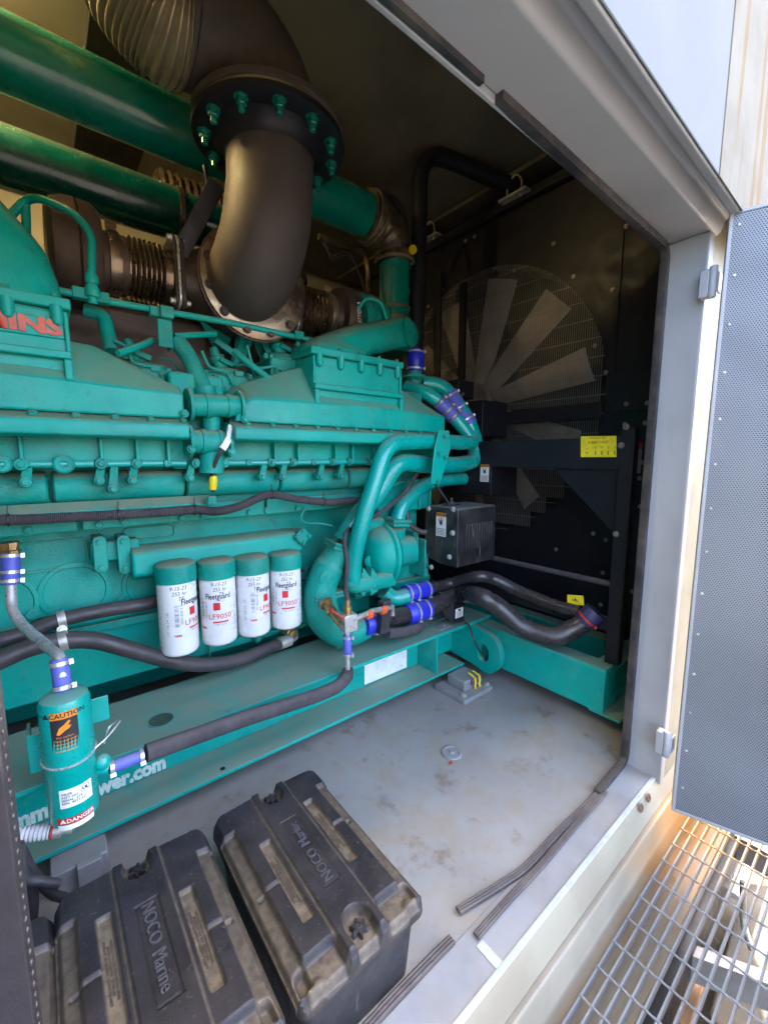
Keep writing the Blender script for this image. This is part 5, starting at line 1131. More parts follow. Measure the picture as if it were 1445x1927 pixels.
mb = MB(); p = V((gx0 + .12, GY + .16, zt2)); mb.box(p.x - .05, p.x + .05, p.y - .03, p.y + .03, p.z, p.z + .012); mb.lathe(p, (0, 0, 1), [(0.012, .02), (.02, .02), (.021, .009), (.05, .009)], 12); mb.bar(p + V((-.03, 0, .012)), p + V((-.12, .03, .14)), .03, .006); mb.build('mounting_stay', M['blackd'], bg_, .001)
mb = MB(); mb.tube(spl([at(765, 962, Y=1.9), at(770, 985, Y=1.88), at(790, 1000, Y=1.85), at(802, 1001, Y=1.83)], 6), .016, 12); E_('rubber_lead', mb, 'rubber')
# ================================================================ coolant hoses
h1 = thing('coolant_hose', 'upper thin black coolant hose arching to the radiator behind the thicker one', 'hose', at(880, 1085, Y=1.8))
P_ = [at(804, 1109, Y=1.84), at(850, 1097, Y=1.80), at(898, 1085, X=2.08), at(930, 1090, X=2.17), at(975, 1112, X=2.24), at(1040, 1138, X=2.27), at(1090, 1152, X=2.29)]
mb = MB(); mb.tube(spl(P_, 8), .037, 20); mb.build('hose', M['gloss_rubber'], h1)
sleeve(at(762, 1118, Y=1.85), at(806, 1108, Y=1.84), .052, 'blue', (.1, .42, .9), owner=h1)
h2 = thing('coolant_hose', 'thick black S-shaped coolant hose with blue sleeves running over the frame to the radiator', 'hose', at(860, 1120, Y=1.74))
P_ = [at(800, 1146, Y=1.79), at(830, 1133, Y=1.77), at(862, 1119, Y=1.76), at(900, 1122, X=1.95), at(938, 1142, X=2.02), at(985, 1181, X=2.10), at(1040, 1197, X=2.17), at(1078, 1183, X=2.24), at(1108, 1164, X=2.29)]
mb = MB(); mb.tube(spl(P_, 8), [.052] * 17 + [.054] * 48, 24); mb.build('hose', M['gloss_rubber'], h2)
mb = MB(); a, b = at(700, 1172, Y=1.80), at(775, 1154, Y=1.80); mb.cyl(a, b, .05); mb.build('inner_hose', M['gloss_rubber'], h2)
sleeve(at(683, 1176, Y=1.80), at(720, 1168, Y=1.80), .062, 'blue', (.45,), owner=h2)
sleeve(at(765, 1157, Y=1.80), at(806, 1145, Y=1.785), .060, 'blue', (.4, .85), owner=h2)
a, b = at(1098, 1170, X=2.27), at(1122, 1150, X=2.30); sleeve(a, b, .058, 'darkblue', (.3,), owner=h2, cm='red')
mb = MB(); 
for u, v, yy in ((887, 1130, 1.79), (1000, 1187, 2.05)):
    pass
mb = MB(); a = at(727, 1150, Y=1.72); mb.prism([at(u, v, Y=1.70) for u, v in ((722, 1135), (737, 1128), (733, 1190), (716, 1196))], (0, .05, 0)); 
tag(mb.build('hose_bracket', M['rubber'], None, .004), 'black forked bracket against the blue sleeve of the thick coolant hose', 'bracket')
mb = MB(); mb.tube(spl([at(728, 1192, Y=1.74), at(755, 1190, Y=1.75), at(785, 1182, Y=1.76), at(800, 1172, Y=1.78)], 7), [.03] * 14 + [.03 - .0022 * k for k in range(8)], 16)
tag(mb.build('foam_pad', M['foam']), 'curved black foam sleeve piece lying on the green rail below the blue sleeves', 'foam pad')

# ---- sensor box and its cord
sb = thing('sensor_box', 'small black sensor box with a white label leaning on the thick coolant hose', 'box', at(865, 1172, Y=1.72))
F4 = [at(853, 1137, Y=1.715), at(875, 1136, Y=1.715), at(874, 1169, Y=1.715), at(852, 1173, Y=1.715)]; bk = V((-.045, .05, .055))
mb = MB(); vs = F4 + [p + bk * (1.4 if i < 2 else .9) for i, p in enumerate(F4)]; mb.add(vs, [(3, 2, 1, 0), (4, 5, 6, 7), (0, 1, 5, 4), (1, 2, 6, 5), (2, 3, 7, 6), (3, 0, 4, 7)], False); mb.build('box_body', M['black'], sb, .003)
c = sum(F4, V()) / 4; w_ = (F4[1] - F4[0]).length
o = lab(sb, [c + V((a * w_ * .32, -.001, b * .028)) for a, b in ((-1, -1), (1, -1), (1, 1.2), (-1, 1.2))], 'label', (0, -1, 0), .001, 'box_label')
mb = MB()
for k in range(5): mb.box(c.x - w_ * .25, c.x + w_ * .2, c.y - .0035, c.y - .003, c.z - .022 + k * .007, c.z - .020 + k * .007)
mb.box(c.x - w_ * .1, c.x + w_ * .12, c.y - .0035, c.y - .003, c.z + .014, c.z + .027); mb.build('label_print', M['ink'], o)
mb = MB(); p = at(835, 1179, Z=.3765); mb.box(p.x - .06, p.x + .04, p.y - .03, p.y + .03, .3765, .380); mb.bolt((p.x, p.y, .380), (0, 0, 1), .008, .006); mb.build('foot_plate', M['greyink'], sb)
mb = MB(); mb.tube(spl([at(874, 1169, Y=1.70), at(884, 1180, Y=1.66), at(892, 1205, Y=1.60), at(903, 1225, X=2.12), at(911, 1237, X=2.16)], 7), .006, 8)
mb.tube(spl([at(853, 1163, Y=1.74), at(840, 1163, Y=1.76), at(820, 1170, Y=1.77), at(805, 1176, Y=1.78)], 6), .004, 8); mb.build('power_cord', M['rubber'], sb)

# ---- drain valve block, hoses and oil reservoir
vb = thing('valve_block', 'small bright steel valve block with brass fittings and a red lever', 'valve', at(667, 1182, Y=1.62))
def B_(n, mb, mt, bv=0, par=None, own=None): return mb.build(n, M[mt], par or own or vb, bv)
VY = 1.62; a, b = at(649, 1149, Y=VY), at(674, 1186, Y=VY)
mb = MB(); mb.box(a.x, a.x + .074, VY, VY + .05, b.z - .0, b.z + .085); B_('block', mb, 'steel', .003)
cxv = a.x + .033; zt_ = b.z + .085
mb = MB(); mb.lathe((cxv, VY + .025, zt_), (0, 0, 1), [(0, .017), (.018, .017), (.02, .021), (.04, .021), (.042, .013), (.055, .013), (.056, .016), (.066, .016), (.068, .010), (.08, .010)], 8); B_('brass_fitting', mb, 'brass')
tp = V((cxv, VY + .025, zt_ + .075))
mb = MB(); mb.tube(spl([tp, tp + V((-.004, .01, .05)), at(653, 1062, Y=1.66), at(648, 1020, Y=1.74), at(655, 998, Y=1.82), at(680, 985, Y=1.90), at(722, 960, Y=1.86), at(760, 928, Y=1.84), at(782, 895, Y=1.86), at(800, 870, Y=1.9)], 7), .0115, 12); B_('grey_hose', mb, 'foam')
p0 = at(612, 1134, Y=1.80); p1 = V((a.x, VY + .03, b.z + .035))
mb = MB(); d_ = (p1 - p0); Ld = d_.length; mb.lathe(p0, d_, [(0, .036), (.018, .036), (.02, .022), (Ld * .3, .022), (Ld * .31, .027), (Ld * .45, .027), (Ld * .46, .02), (Ld * .97, .02)], 12); B_('brass_nipple', mb, 'brass')
mb = MB(); e0, e1 = at(622, 1147, Y=1.63), at(648, 1164, Y=1.60); mb.bar(e0, e1, .018, .008); mb.bar(at(620, 1150, Y=1.64), at(626, 1144, Y=1.68), .012, .012); B_('red_lever', mb, 'red', .003)
mb = MB(); r0 = V((a.x + .074, VY + .025, b.z + .05)); r1 = at(735, 1143, Y=1.70); mb.tube([r0, at(700, 1150, Y=1.66), r1], .014, 12); mb.tube(spl([r1, r1 + V((.02, .01, -.005)), r1 + V((.03, .02, -.03)), r1 + V((.03, .02, -.06))], 5), .013, 10); B_('side_tube', mb, 'zinc')
for t in (.35, .75):
    c = r0.lerp(r1, t); mb = MB(); mb.lathe(c - V((.02, .01, 0)), (r1 - r0), [(0, .012), (.005, .02), (.035, .021), (.04, .012)], 10); mb.lathe(c, (0, -.8, .6), [(0, .018), (.03, .014)], 8); B_('orange_knob', mb, 'orange')
lx = cxv - .004; zb_ = at(662, 1258, Y=VY + .02).z; z1_ = at(662, 1233, Y=VY + .02).z; z2_ = b.z
mb = MB(); mb.cyl((lx, VY + .025, zb_ - .02), (lx, VY + .025, z2_), .0125); B_('steel_tube', mb, 'steel')
sleeve((lx, VY + .025, z1_), (lx, VY + .025, z2_ - .02), .021, 'blue_dusty', (.08, .9), owner=vb)
fh = thing('foam_covered_hose', 'long black foam covered hose along the green rail from the steel tube', 'hose', (lx, VY, zb_ - .05))
mb = MB(); P_ = [V((lx, VY + .025, zb_)), V((lx, VY + .022, zb_ - .03)), at(636, 1292, Y=1.625), at(600, 1308, Y=1.62), at(450, 1356, Y=1.60), at(275, 1418, Y=1.58)]
mb.tube(fil(P_, [.01, .03, .05, .1], 5), [.028] * 6 + [.031] * (len(fil(P_, [.01, .03, .05, .1], 5)) - 6), 20); mb.build('foam_sleeve', M['foam'], fh)
rs_ = thing('oil_reservoir', 'green oil level bottle with caution and danger stickers hanging at the left rail', 'bottle', (.006, 1.55, .29))
def O_(n, mb, mt, bv=0, par=None): return mb.build(n, M[mt], par or rs_, bv)
p_t, p_b = at(124, 1300, Y=1.585), at(141, 1535, Y=1.53); OX, OY = .004, 1.555; zt_, zb_ = at(124, 1303, Y=1.55).z, at(141, 1540, Y=1.55).z; RB = .066
mb = MB(); H = zt_ - zb_; mb.lathe((OX, OY, zb_), (0, 0, 1), [(0, .02), (.004, .048), (.016, .062), (.03, RB), (H * .42, RB), (H * .425, RB + .001), (H - .025, RB), (H - .010, .060), (H - .002, .045), (H, .02)], 48); O_('bottle_body', mb, 'gpump')
mb = MB(); mb.lathe((OX, OY, zb_ + H * .52), (0.0, -.12, 1), [(0, RB + .0005), (.003, RB + .006), (.006, RB + .0005)], 48, False); mb.tube(spl([V((OX + RB * .95, OY - .03, zb_ + H * .53)), V((OX + .1, OY - .01, zb_ + H * .56)), V((OX + .14, OY + .03, zb_ + H * .60)), V((OX + .11, OY + .05, zb_ + H * .55)), V((OX + .09, OY, zb_ + H * .50))], 6), .003, 8); O_('clamp_ring', mb, 'steel')
mb = MB(); mb.box(OX - .10, OX + .02, OY + .055, OY + .063, zb_ + H * .38, zb_ + H * .68); mb.box(OX + .03, OX + .115, OY + .05, OY + .058, zb_ + H * .62, zb_ + H * .82); mb.box(OX - .10, OX - .09, OY + .06, 1.70, zb_ + H * .38, zb_ + H * .68); O_('bracket', mb, 'grail', .003)
mb = MB(); wrap_rect(mb, (OX, OY), RB, -.62, .42, zt_ - .165, zt_ - .03); st = O_('caution_sticker', mb, 'ink')
mb = MB(); wrap_rect(mb, (OX, OY), RB, -.62, .42, zt_ - .052, zt_ - .03, .001); mb.build('sticker_header', M['orangep'], st)
mb = MB(); wrap_text(mb, '▲CAUTION', .02, (OX, OY), RB, -.1, zt_ - .041, lift=.0015, bold=.0004); mb.build('sticker_heading', M['ink'], st)
mb = MB(); hd = [(-.02, -.02), (-.012, .0), (.0, .008), (.012, .02), (.016, .016), (.010, .004), (.018, .002), (.012, -.006), (.0, -.012), (-.012, -.022)]
mb.add([(OX + (RB + .0012) * math.sin(-.1 + x / RB), OY - (RB + .0012) * math.cos(-.1 + x / RB), zt_ - .078 + y) for x, y in hd], [tuple(range(len(hd)))])
for k in range(5): wrap_text(mb, ('Hot surface', 'Wait until cool', 'before opening', 'Read manual', 'before service')[k], .009, (OX, OY), RB, -.1, zt_ - .108 - k * .011, lift=.001)
mb.build('sticker_print', M['orangep'], st)
mb = MB(); wrap_rect(mb, (OX, OY), RB, -.55, .75, zb_ + .085, zb_ + .145); s2 = O_('rating_label', mb, 'label')
mb = MB(); wrap_text(mb, 'OILER\nASSY NO\nSERIAL  274\nREN  4571-LC', .0105, (OX, OY), RB, -.48, zb_ + .115, lift=.001, align='LEFT', bold=.0002); wrap_text(mb, 'UL', .014, (OX, OY), RB, .45, zb_ + .128, lift=.001, bold=.0006)
cc = []; 
for k in range(24):
    t = 2 * math.pi * k / 24; cc.append((.45 + .0125 * math.cos(t) / RB, zb_ + .128 + .0115 * math.sin(t), .45 + .0112 * math.cos(t) / RB, zb_ + .128 + .0102 * math.sin(t)))
pt = lambda a, z: (OX + (RB + .001) * math.sin(a), OY - (RB + .001) * math.cos(a), z)
mb.add([pt(q[0], q[1]) for q in cc] + [pt(q[2], q[3]) for q in cc], [(k, (k + 1) % 24, 24 + (k + 1) % 24, 24 + k) for k in range(24)]); mb.build('label_print', M['ink'], s2)
mb = MB(); wrap_rect(mb, (OX, OY), RB, -.75, .75, zb_ + .030, zb_ + .052); s3 = O_('danger_sticker', mb, 'red')
mb = MB(); wrap_rect(mb, (OX, OY), RB - .001, -.75, .75, zb_ + .012, zb_ + .030); wrap_text(mb, '▲DANGER', .018, (OX, OY), RB, .05, zb_ + .041, lift=.001, bold=.0004); mb.build('sticker_panel', M['label'], s3)
# side outlet and sleeve to the foam hose
a = V((OX + .05, OY, zb_ + .14)); g1 = at(200, 1447, Y=1.56)
mb = MB(); mb.tube([a, g1 + V((.0, 0, -.0))], .017, 16); mb.ball(a + V((.03, 0, .01)), .026); O_('side_outlet', mb, 'gpump')
s0, s1 = at(205, 1446, Y=1.565), at(270, 1421, Y=1.575); sleeve(s0, s1, .021, 'blue_dusty', (.06, .92), owner=fh)
# upper tube run from the engine to the bottle
ut = thing('steel_oil_tube', 'bent bright steel tube with two faded blue sleeves feeding the green bottle', 'tube', (OX, OY + .02, zt_))
tb = at(113, 1237, Y=1.60); tt = V((OX, OY + .02, zt_))
mb = MB(); mb.tube(fil([at(20, 1098, Y=1.98), at(22, 1150, Y=1.93), at(45, 1180, Y=1.87), tb, tt + V((0, 0, .04))], [.05, .05, .02], 6), .0165, 16); mb.build('bent_tube', M['steel'], ut)
sleeve(tt + V((0, 0, -.004)), tb + V((-.003, -.002, -.003)), .024, 'blue_dusty', (.12, .85), owner=ut)
sleeve(at(20, 1100, Y=1.98), at(20, 1042, Y=2.0), .028, 'blue_dusty', (.12, .4, .93), owner=ut)
mb = MB(); mb.lathe(at(20, 1046, Y=2.02), (0, 0, 1), [(0, .022), (.0, .032), (.02, .032), (.024, .026), (.035, .026), (.036, .03), (.05, .03)], 8); mb.cyl(at(-20, 1033, Y=2.02), at(20, 1033, Y=2.08), .02); mb.build('brass_elbow', M['brass'], ut)
# black rubber hoses low on the engine side
hA = thing('rubber_hose', 'black rubber hose sloping up behind the first oil filter', 'hose', at(120, 1160, Y=2.02))
mb = MB(); mb.tube(spl([at(-40, 1213, Y=1.98), at(0, 1205, Y=2.0), at(60, 1187, Y=2.02), at(120, 1165, Y=2.02), at(200, 1148, Y=2.04), at(290, 1133, Y=2.06), at(350, 1105, Y=2.08)], 7), .029, 16); mb.build('hose', M['rubber'], hA)
hB = thing('rubber_hose', 'thick black rubber hose sagging below the white oil filters to a steel elbow', 'hose', at(400, 1250, Y=1.95))
mb = MB(); mb.tube(spl([at(-40, 1262, Y=1.90), at(10, 1238, Y=1.92), at(60, 1218, Y=1.93), at(120, 1206, Y=1.94), at(180, 1206, Y=1.94), at(250, 1224, Y=1.94), at(320, 1243, Y=1.95), at(390, 1251, Y=1.97), at(455, 1240, Y=2.0), at(525, 1212, Y=2.05)], 7), .033, 18); mb.build('hose', M['rubber'], hB)
mb = MB(); mb.cyl(at(522, 1213, Y=2.05), at(545, 1204, Y=2.06), .034); mb.tube(fil([at(543, 1204, Y=2.06), at(556, 1200, Y=2.07), at(553, 1188, Y=2.10)], .03), .02, 14); mb.build('steel_ferrule', M['zinc'], hB)
mb = MB(); mb.lathe(at(547, 1192, Y=2.08), (.1, -1, 0), [(-.06, .03), (-.01, .038), (.0, .038), (.012, .034), (.014, .026), (.03, .026), (.032, .012)], 8); mb.build('elbow_nut', M['brass'], hB)
pcl = thing('pipe_clamp', 'pale steel clamp holding the two black rubber hoses together', 'clamp', at(118, 1185, Y=2.0))
for (u, v, Y_, r) in ((116, 1166, 2.02, .031), (118, 1207, 1.94, .035)):
    c = at(u, v, Y=Y_); mb = MB(); mb.lathe(c - V((.012, 0, 0)), (1, 0, .1), [(0, r), (0, r + .004), (.026, r + .004), (.026, r)], 24); mb.build('clamp_band', M['zinc'], pcl)
mb = MB(); mb.bar(at(116, 1180, Y=1.99), at(119, 1196, Y=1.93), .03, .008, (0, -1, 0)); mb.bolt(at(117, 1185, Y=1.955), (0, -1, .2), .012, .012); mb.build('clamp_stay', M['steel'], pcl)
# white flexible conduit low at the left
cd = thing('flexible_conduit', 'white ribbed flexible conduit with a red collar below the green bottle', 'conduit', at(70, 1570, Y=1.55))
p0, p1 = at(-20, 1580, Y=1.62), at(98, 1564, Y=1.57); L = (p1 - p0).length; prof = []
n = int(L / .011)
for k in range(n): prof += [(L * k / n, .018), (L * (k + .35) / n, .023), (L * (k + .7) / n, .0225)]
mb = MB(); mb.lathe(p0, p1 - p0, prof, 20); mb.build('ribbed_tube', M['conduit'], cd)
d_ = (p1 - p0).normalized(); mb = MB(); mb.lathe(p1, d_, [(0, .024), (.006, .024), (.0061, .02)], 20); mb.build('red_collar', M['red'], cd)
mb = MB(); mb.lathe(p1 + d_ * .006, d_, [(0, .022), (.02, .022), (.021, .015), (.05, .015)], 12); mb.bar(p1 + d_ * .03, p1 + d_ * .09 + V((0, .03, .01)), .03, .012); mb.build('conduit_fitting', M['zinc'], cd)
# wiring harness with ties
wh = thing('wiring_harness', 'black corrugated wiring harness tied along the green side of the engine', 'cable', at(200, 970, Y=1.88))
HP = [at(-60, 980, Y=1.885), at(0, 979, Y=1.885), at(64, 977, Y=1.885), at(140, 973, Y=1.885), at(215, 969, Y=1.885), at(300, 964, Y=1.885), at(365, 959, Y=1.885), at(408, 962, Y=1.88), at(450, 953, Y=1.88), at(506, 931, Y=1.87), at(558, 939, Y=1.88), at(620, 945, Y=1.90), at(670, 941, Y=1.93)]
Q = spl(HP, 40); rr = [.0172 + .0022 * (k % 2) for k in range(len(Q))]
mb = MB(); mb.tube(Q, rr, 14); mb.build('corrugated_sleeve', M['foam'], wh)
for u, v in ((14, 972), (221, 960), (365, 950), (507, 922), (608, 938)):
    c = min(Q, key=lambda q: (q - at(u, v + 8, Y=1.885)).length); i = Q.index(c); d_ = (Q[min(i + 1, len(Q) - 1)] - c).normalized(); mb = MB(); mb.lathe(c, d_, [(0, .019), (0, .0225), (.006, .0225), (.006, .019)], 18); mb.bar(c + V((0, -.008, .02)), c + V((.004, .0, .05)), .005, .003, (0, -1, 0)); mb.build('cable_tie', M['ink'], wh)
sl_ = thing('sensor_connector', 'yellow and white sensor plugs on a short black lead between the manifolds', 'connector', at(400, 940, Y=1.86))
mb = MB(); mb.tube(spl([at(402, 925, Y=1.87), at(400, 890, Y=1.84), at(410, 860, Y=1.80), at(418, 845, Y=1.79), at(430, 815, Y=1.80), at(436, 790, Y=1.83)], 7), .008, 10); mb.build('black_lead', M['rubber'], sl_)
mb = MB(); mb.lathe(at(400, 920, Y=1.86), at(402, 896, Y=1.845) - at(400, 920, Y=1.86), [(0, .016), (.04, .018), (.055, .014), (.06, .008)], 12); mb.build('yellow_plug', M['yellow'], sl_)
mb = MB(); mb.lathe(at(398, 948, Y=1.87), (0, 0, 1), [(0, .03), (.006, .03), (.007, .024), (.03, .022), (.034, .016)], 8); mb.build('sensor_hex', M['gcast'], sl_)
mb = MB(); mb.bar(at(418, 845, Y=1.785), at(430, 825, Y=1.785), .026, .02, (0, -1, 0)); mb.bar(at(428, 828, Y=1.78), at(433, 800, Y=1.79), .016, .016, (0, -1, 0)); mb.build('white_plug', M['label'], sl_)
# loose cables low at the left, beside the battery boxes
cb = thing('battery_cables', 'dark battery cables hanging by the left end of the rail', 'cable', at(70, 1640, Y=1.5))
for k, pt_ in enumerate((((40, 1600), (60, 1640), (95, 1680), (120, 1690)), ((50, 1640), (62, 1690), (60, 1740), (55, 1790)), ((35, 1590), (45, 1650), (80, 1660), (110, 1665)))):
    mb = MB(); mb.tube(spl([at(u, v, Y=1.52 - .03 * k) for u, v in pt_], 6), .014, 10); mb.build('cable', M['rubber'], cb)

# ================================================================ battery boxes
def sstep(a, b, x):
    t = min(max((x - a) / (b - a), 0), 1); return t * t * (3 - 2 * t)
def rr_(x, y, cx, cy, hx, hy, r):
    """signed distance to a rounded rectangle (negative inside)"""
    qx, qy = abs(x - cx) - hx + r, abs(y - cy) - hy + r
    return math.hypot(max(qx, 0), max(qy, 0)) + min(max(qx, qy), 0) - r
LW, LL = .387, .625
def lid_height(x, y):
    """x across 0..LW, y from the far knob (0) to the near knob (LL); returns height and dust"""
    e = .0032
    h = 0.0; dust = 0.0
    cx = LW / 2
    # raised central band with slightly higher shoulders
    band = rr_(x, y, cx, LL / 2, .058, LL, .01); h += .008 * sstep(e, -e, band); dust = max(dust, .5 * sstep(.006, .001, abs(band - .003)))
    # outer rails, low and rounded
    for s_ in (-1, 1):
        xr = cx + s_ * (cx - .022); d_ = abs(x - xr); 
        if .10 < y < LL - .02: h -= .020 * sstep(.026, .017, d_); dust = max(dust, sstep(.030, .020, d_) * .55 * sstep(.03, .018, abs(d_ - .004)))
        # H recess: a long dusty plate and a bridge out to the rail
        px = cx + s_ * .092; d1 = rr_(x, y, px, LL * .50 + s_ * .03, .0165, .14, .004); k1 = sstep(e, -e, d1); h -= .013 * k1; dust = max(dust, .95 * sstep(.004, -.002, d1))
        d2 = rr_(x, y, cx + s_ * .135, LL * .5 + s_ * .03 , .035, .0045, .002); k2 = sstep(.005, -.003, d2); h -= .008 * k2 * (1 - k1); dust = max(dust, .6 * sstep(.004, -.004, d2))
        # handle dips at the near end
        d3 = rr_(x, y, cx + s_ * .120, LL + .0, .058, .070, .016); k3 = sstep(.008, -.008, d3); h -= .022 * k3; dust = max(dust, .7 * sstep(.0, -.018, d3))
        bulge = rr_(x, y, cx + s_ * .15, LL - .012, .022, .018, .012); h += .010 * sstep(.010, -.010, bulge) * k3
    # name plate
    d5 = rr_(x, y, cx, LL * .50, .029, .135, .003); h -= .0035 * sstep(.002, -.002, d5); d6 = rr_(x, y, cx, LL * .50, .024, .130, .003); h += .0018 * sstep(.0015, -.0015, d6); 
    # knob wells at the two ends
    for yy in (.045, LL - .05):
        d4 = math.hypot(x - cx, (y - yy) * .85) - .036; k4 = sstep(.006, -.006, d4); h -= .030 * k4; dust = max(dust, .8 * k4)
        if yy > .3 and y > yy: d7 = abs(x - cx) - .034; k7 = sstep(.006, -.006, d7); h = h * (1 - k7) + (-.030 + .008) * k7; dust = max(dust, .6 * k7)
        if yy < .3 and y < yy: d7 = abs(x - cx) - .030; k7 = sstep(.006, -.006, d7); h = h * (1 - k7) + (-.022) * k7
    # notches at the far end, softly dished surface
    h -= .006 * sstep(.004, -.004, rr_(x, y, cx + .12, .0, .03, .012, .004)) + .006 * sstep(.004, -.004, rr_(x, y, cx - .1, .0, .02, .010, .004))
    h += .0012 * math.sin(x * 23 + y * 11) * math.sin(y * 17)
    h -= .010 * (abs(x - cx) / cx) ** 4
    return h, dust
M['letter'] = mk('worn_plastic_lettering', (.075, .07, .078), .5, nscale=40)
M['letter2'] = mk('dusty_plastic_lettering', (.085, .065, .05), .6, nscale=40)
M['lid'] = mk('dusty_moulded_plastic', (.024, .0215, .0255), .5, spec=.35, col2=(.014, .0125, .0155), nscale=7, bump=.25, bscale=170, dustall=.16, dustcol=(.10, .082, .07), scratch=.12, spots=(11, .56, .72, .55), spotcol=(.05, .037, .035))
t_, b_ = nodes_of(M['lid']); vc = t_.nodes.new('ShaderNodeVertexColor'); vc.layer_name = 'dust'
mx = t_.nodes.new('ShaderNodeMix'); mx.data_type = 'RGBA'; src = b_.inputs['Base Color'].links[0].from_socket
nz = t_.nodes.new('ShaderNodeTexNoise'); nz.inputs['Scale'].default_value = 45; nz.inputs['Detail'].default_value = 6; g_ = t_.nodes.new('ShaderNodeNewGeometry'); t_.links.new(g_.outputs[0], nz.inputs[0])
mr = t_.nodes.new('ShaderNodeMapRange'); t_.links.new(nz.outputs[0], mr.inputs[0]); mr.inputs[1].default_value = .3; mr.inputs[2].default_value = .62; mr.inputs[3].default_value = .35
fc_ = math_node(t_, 'MULTIPLY', vc.outputs[0], mr.outputs[0]); t_.links.new(fc_, mx.inputs[0]); t_.links.new(src, mx.inputs[6]); mx.inputs[7].default_value = (.18, .14, .095, 1); t_.links.new(mx.outputs[2], b_.inputs['Base Color'])
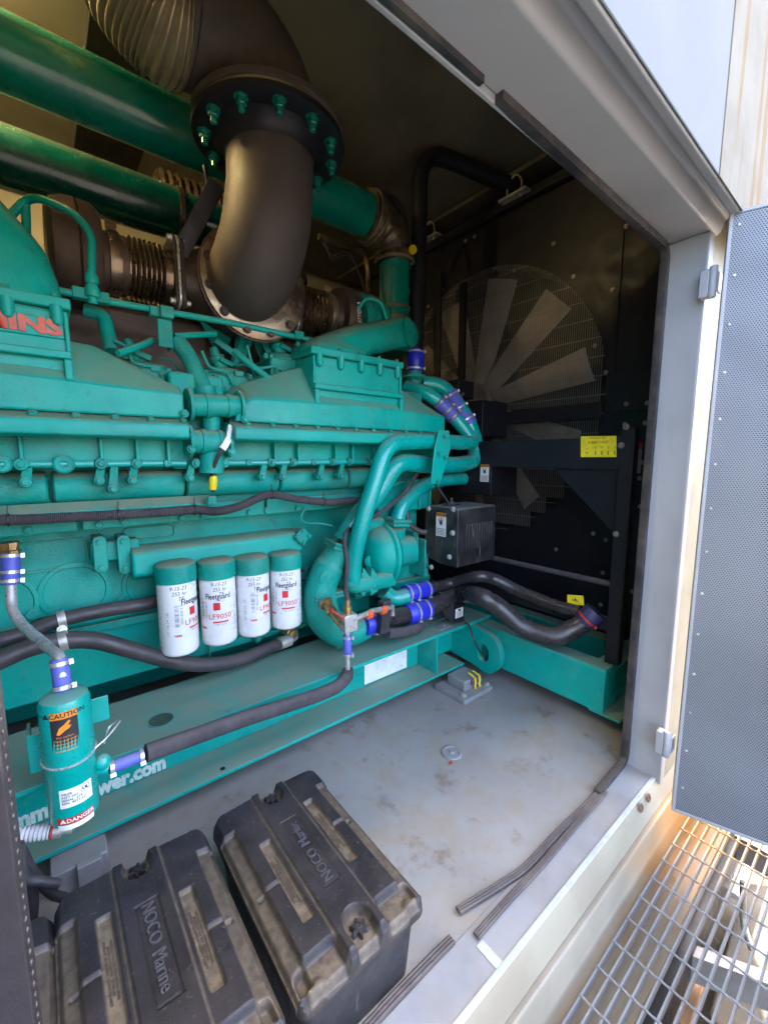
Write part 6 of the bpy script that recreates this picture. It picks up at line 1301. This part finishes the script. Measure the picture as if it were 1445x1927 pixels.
def battery_box(x0, y0, flip, ztop, label, lettering=True):
    """x0,y0 is the near left corner; flip turns the lid end for end"""
    d = thing('battery_box', label, 'battery box', (x0 + LW / 2, y0 + LL / 2, 0), 'black plastic battery boxes in the doorway')
    nx, ny = 176, 288; vs = []; du = []; idx = {}
    def outl(x, y): return rr_(x, y, LW / 2, LL / 2, LW / 2, LL / 2, .035)
    def wp(x, y, z): 
        X_, Y_ = (x, LL - y)
        if flip: X_, Y_ = LW - x, LL - y
        return (x0 + X_, y0 + Y_, z)
    for j in range(ny):
        for i in range(nx):
            x, y = LW * i / (nx - 1), LL * j / (ny - 1)
            # pull the border points on to the rounded outline
            d_ = outl(x, y)
            if d_ > 0:
                cx2, cy2 = min(max(x, .035), LW - .035), min(max(y, .035), LL - .035); v_ = V((x - cx2, y - cy2)); v_ = v_.normalized() * .035; x, y = cx2 + v_.x, cy2 + v_.y; d_ = 0
            yf = LL - y if flip else y
            h, ds = lid_height(x, (y if not flip else y))
            edge = -d_; h -= .022 * (1 - sstep(0, .016, edge)) ** 1.6
            vs.append(wp(x, y, ztop + h)); du.append(ds)
    fs = [(j * nx + i, j * nx + i + 1, (j + 1) * nx + i + 1, (j + 1) * nx + i) for j in range(ny - 1) for i in range(nx - 1)]
    # skirt
    ring = [i for i in range(nx)] + [j * nx + nx - 1 for j in range(1, ny)] + [(ny - 1) * nx + i for i in range(nx - 2, -1, -1)] + [j * nx for j in range(ny - 2, 0, -1)]
    n0 = len(vs); c = V((x0 + LW / 2, y0 + LL / 2, 0))
    for zz_, off in ((ztop - .045, .002), (ztop - .062, .004), (ztop - .066, .0)):
        for q in ring:
            p = V(vs[q]); o2 = V((p.x - c.x, p.y - c.y, 0)).normalized() * off; vs.append((p.x + o2.x, p.y + o2.y, zz_)); du.append(.15)
    m_ = len(ring); seq = [ring] + [[n0 + k * m_ + q for q in range(m_)] for k in range(3)]
    for a_, b2 in zip(seq, seq[1:]):
        for q in range(m_): fs.append((a_[q], b2[q], b2[(q + 1) % m_], a_[(q + 1) % m_]))
    me = bpy.data.meshes.new('lid'); me.from_pydata(vs, [], fs); me.polygons.foreach_set('use_smooth', [True] * len(fs)); me.materials.append(M['lid'])
    bmx = bmesh.new(); bmx.from_mesh(me); bmesh.ops.recalc_face_normals(bmx, faces=bmx.faces[:]); bmx.to_mesh(me); bmx.free()
    ca = me.color_attributes.new('dust', 'FLOAT_COLOR', 'POINT')
    ca.data.foreach_set('color', [q for v_ in du for q in (v_, v_, v_, 1)])
    lid = bpy.data.objects.new('lid', me); sc.collection.objects.link(lid); lid.parent = d; lid.matrix_parent_inverse = world_inv(d)
    mb = MB(); A = rrect((x0 + LW / 2, y0 + LL / 2), LW / 2 - .016, LL / 2 - .016, .03); B = rrect((x0 + LW / 2, y0 + LL / 2), LW / 2 - .03, LL / 2 - .03, .03)
    mb.loft([[(x, y, .001) for x, y in B], [(x, y, ztop - .05) for x, y in A]]); bx = mb.build('case', M['plast'], d)
    # star knobs
    for yy in (.045, LL - .05):
        p = V(wp(LW / 2, yy, ztop - .024)); rings = []
        for hh, kk in ((0, 1), (.012, 1), (.016, .86)):
            rings.append([(p.x + kk * (.019 + .0065 * math.cos(6 * t)) * math.cos(t + .3), p.y + kk * (.019 + .0065 * math.cos(6 * t)) * math.sin(t + .3), p.z + hh) for t in [2 * math.pi * q / 48 for q in range(48)]])
        mb = MB(); mb.loft(rings); mb.lathe((p.x, p.y, p.z + .016), (0, 0, 1), [(0, .009), (.002, .009), (.003, .006), (.001, .0055)], 20); mb.build('star_knob', M['lid'], d)
    # lettering moulded into the lid; reads along the box
    if lettering:
        xd, yd = (V((0, -1, 0)), V((1, 0, 0))) if not flip else (V((0, 1, 0)), V((-1, 0, 0)))
        yc = y0 + LL * .5
        # lid_height(y) runs from far to near when not flipped
        o_ = V((x0 + LW / 2, yc, ztop + .0055)); mb = MB(); put_text(mb, 'NOCO', .042, o_ - xd * .066, xd, yd, lift=0, thick=.005, bold=0, sx=.92); put_text(mb, 'Marine', .042, o_ + xd * .062, xd, yd, lift=0, thick=.005, bold=0, sx=.86)
        mb.build('moulded_name', M['letter'], lid)
        for s_ in (-1, 1):
            xx = LW / 2 + s_ * .092; yl = LL * .5 + s_ * .03; c2 = V(wp(xx, yl, ztop - .0128)); mb = MB()
            put_text(mb, 'CAREFULLY FOLLOW THESE INSTRUCTIONS\nMARINE BATTERY BOX  SECURE LID\nVENTILATE  NO SMOKING  OBSERVE POLARITY', .0075, c2, xd, yd, lift=0, thick=.0012, bold=.0002); mb.build('moulded_instructions', M['letter2'], lid)
    return d
battery_box(.350, .718, True, .265, 'black plastic battery box beside the open floor, its case showing by the sill')
battery_box(-.064, .716, False, .268, 'dusty black plastic battery box in the middle of the doorway sill')
battery_box(-.452, .700, False, .262, 'battery box at the far left, mostly hidden by the rubber edge post', False)
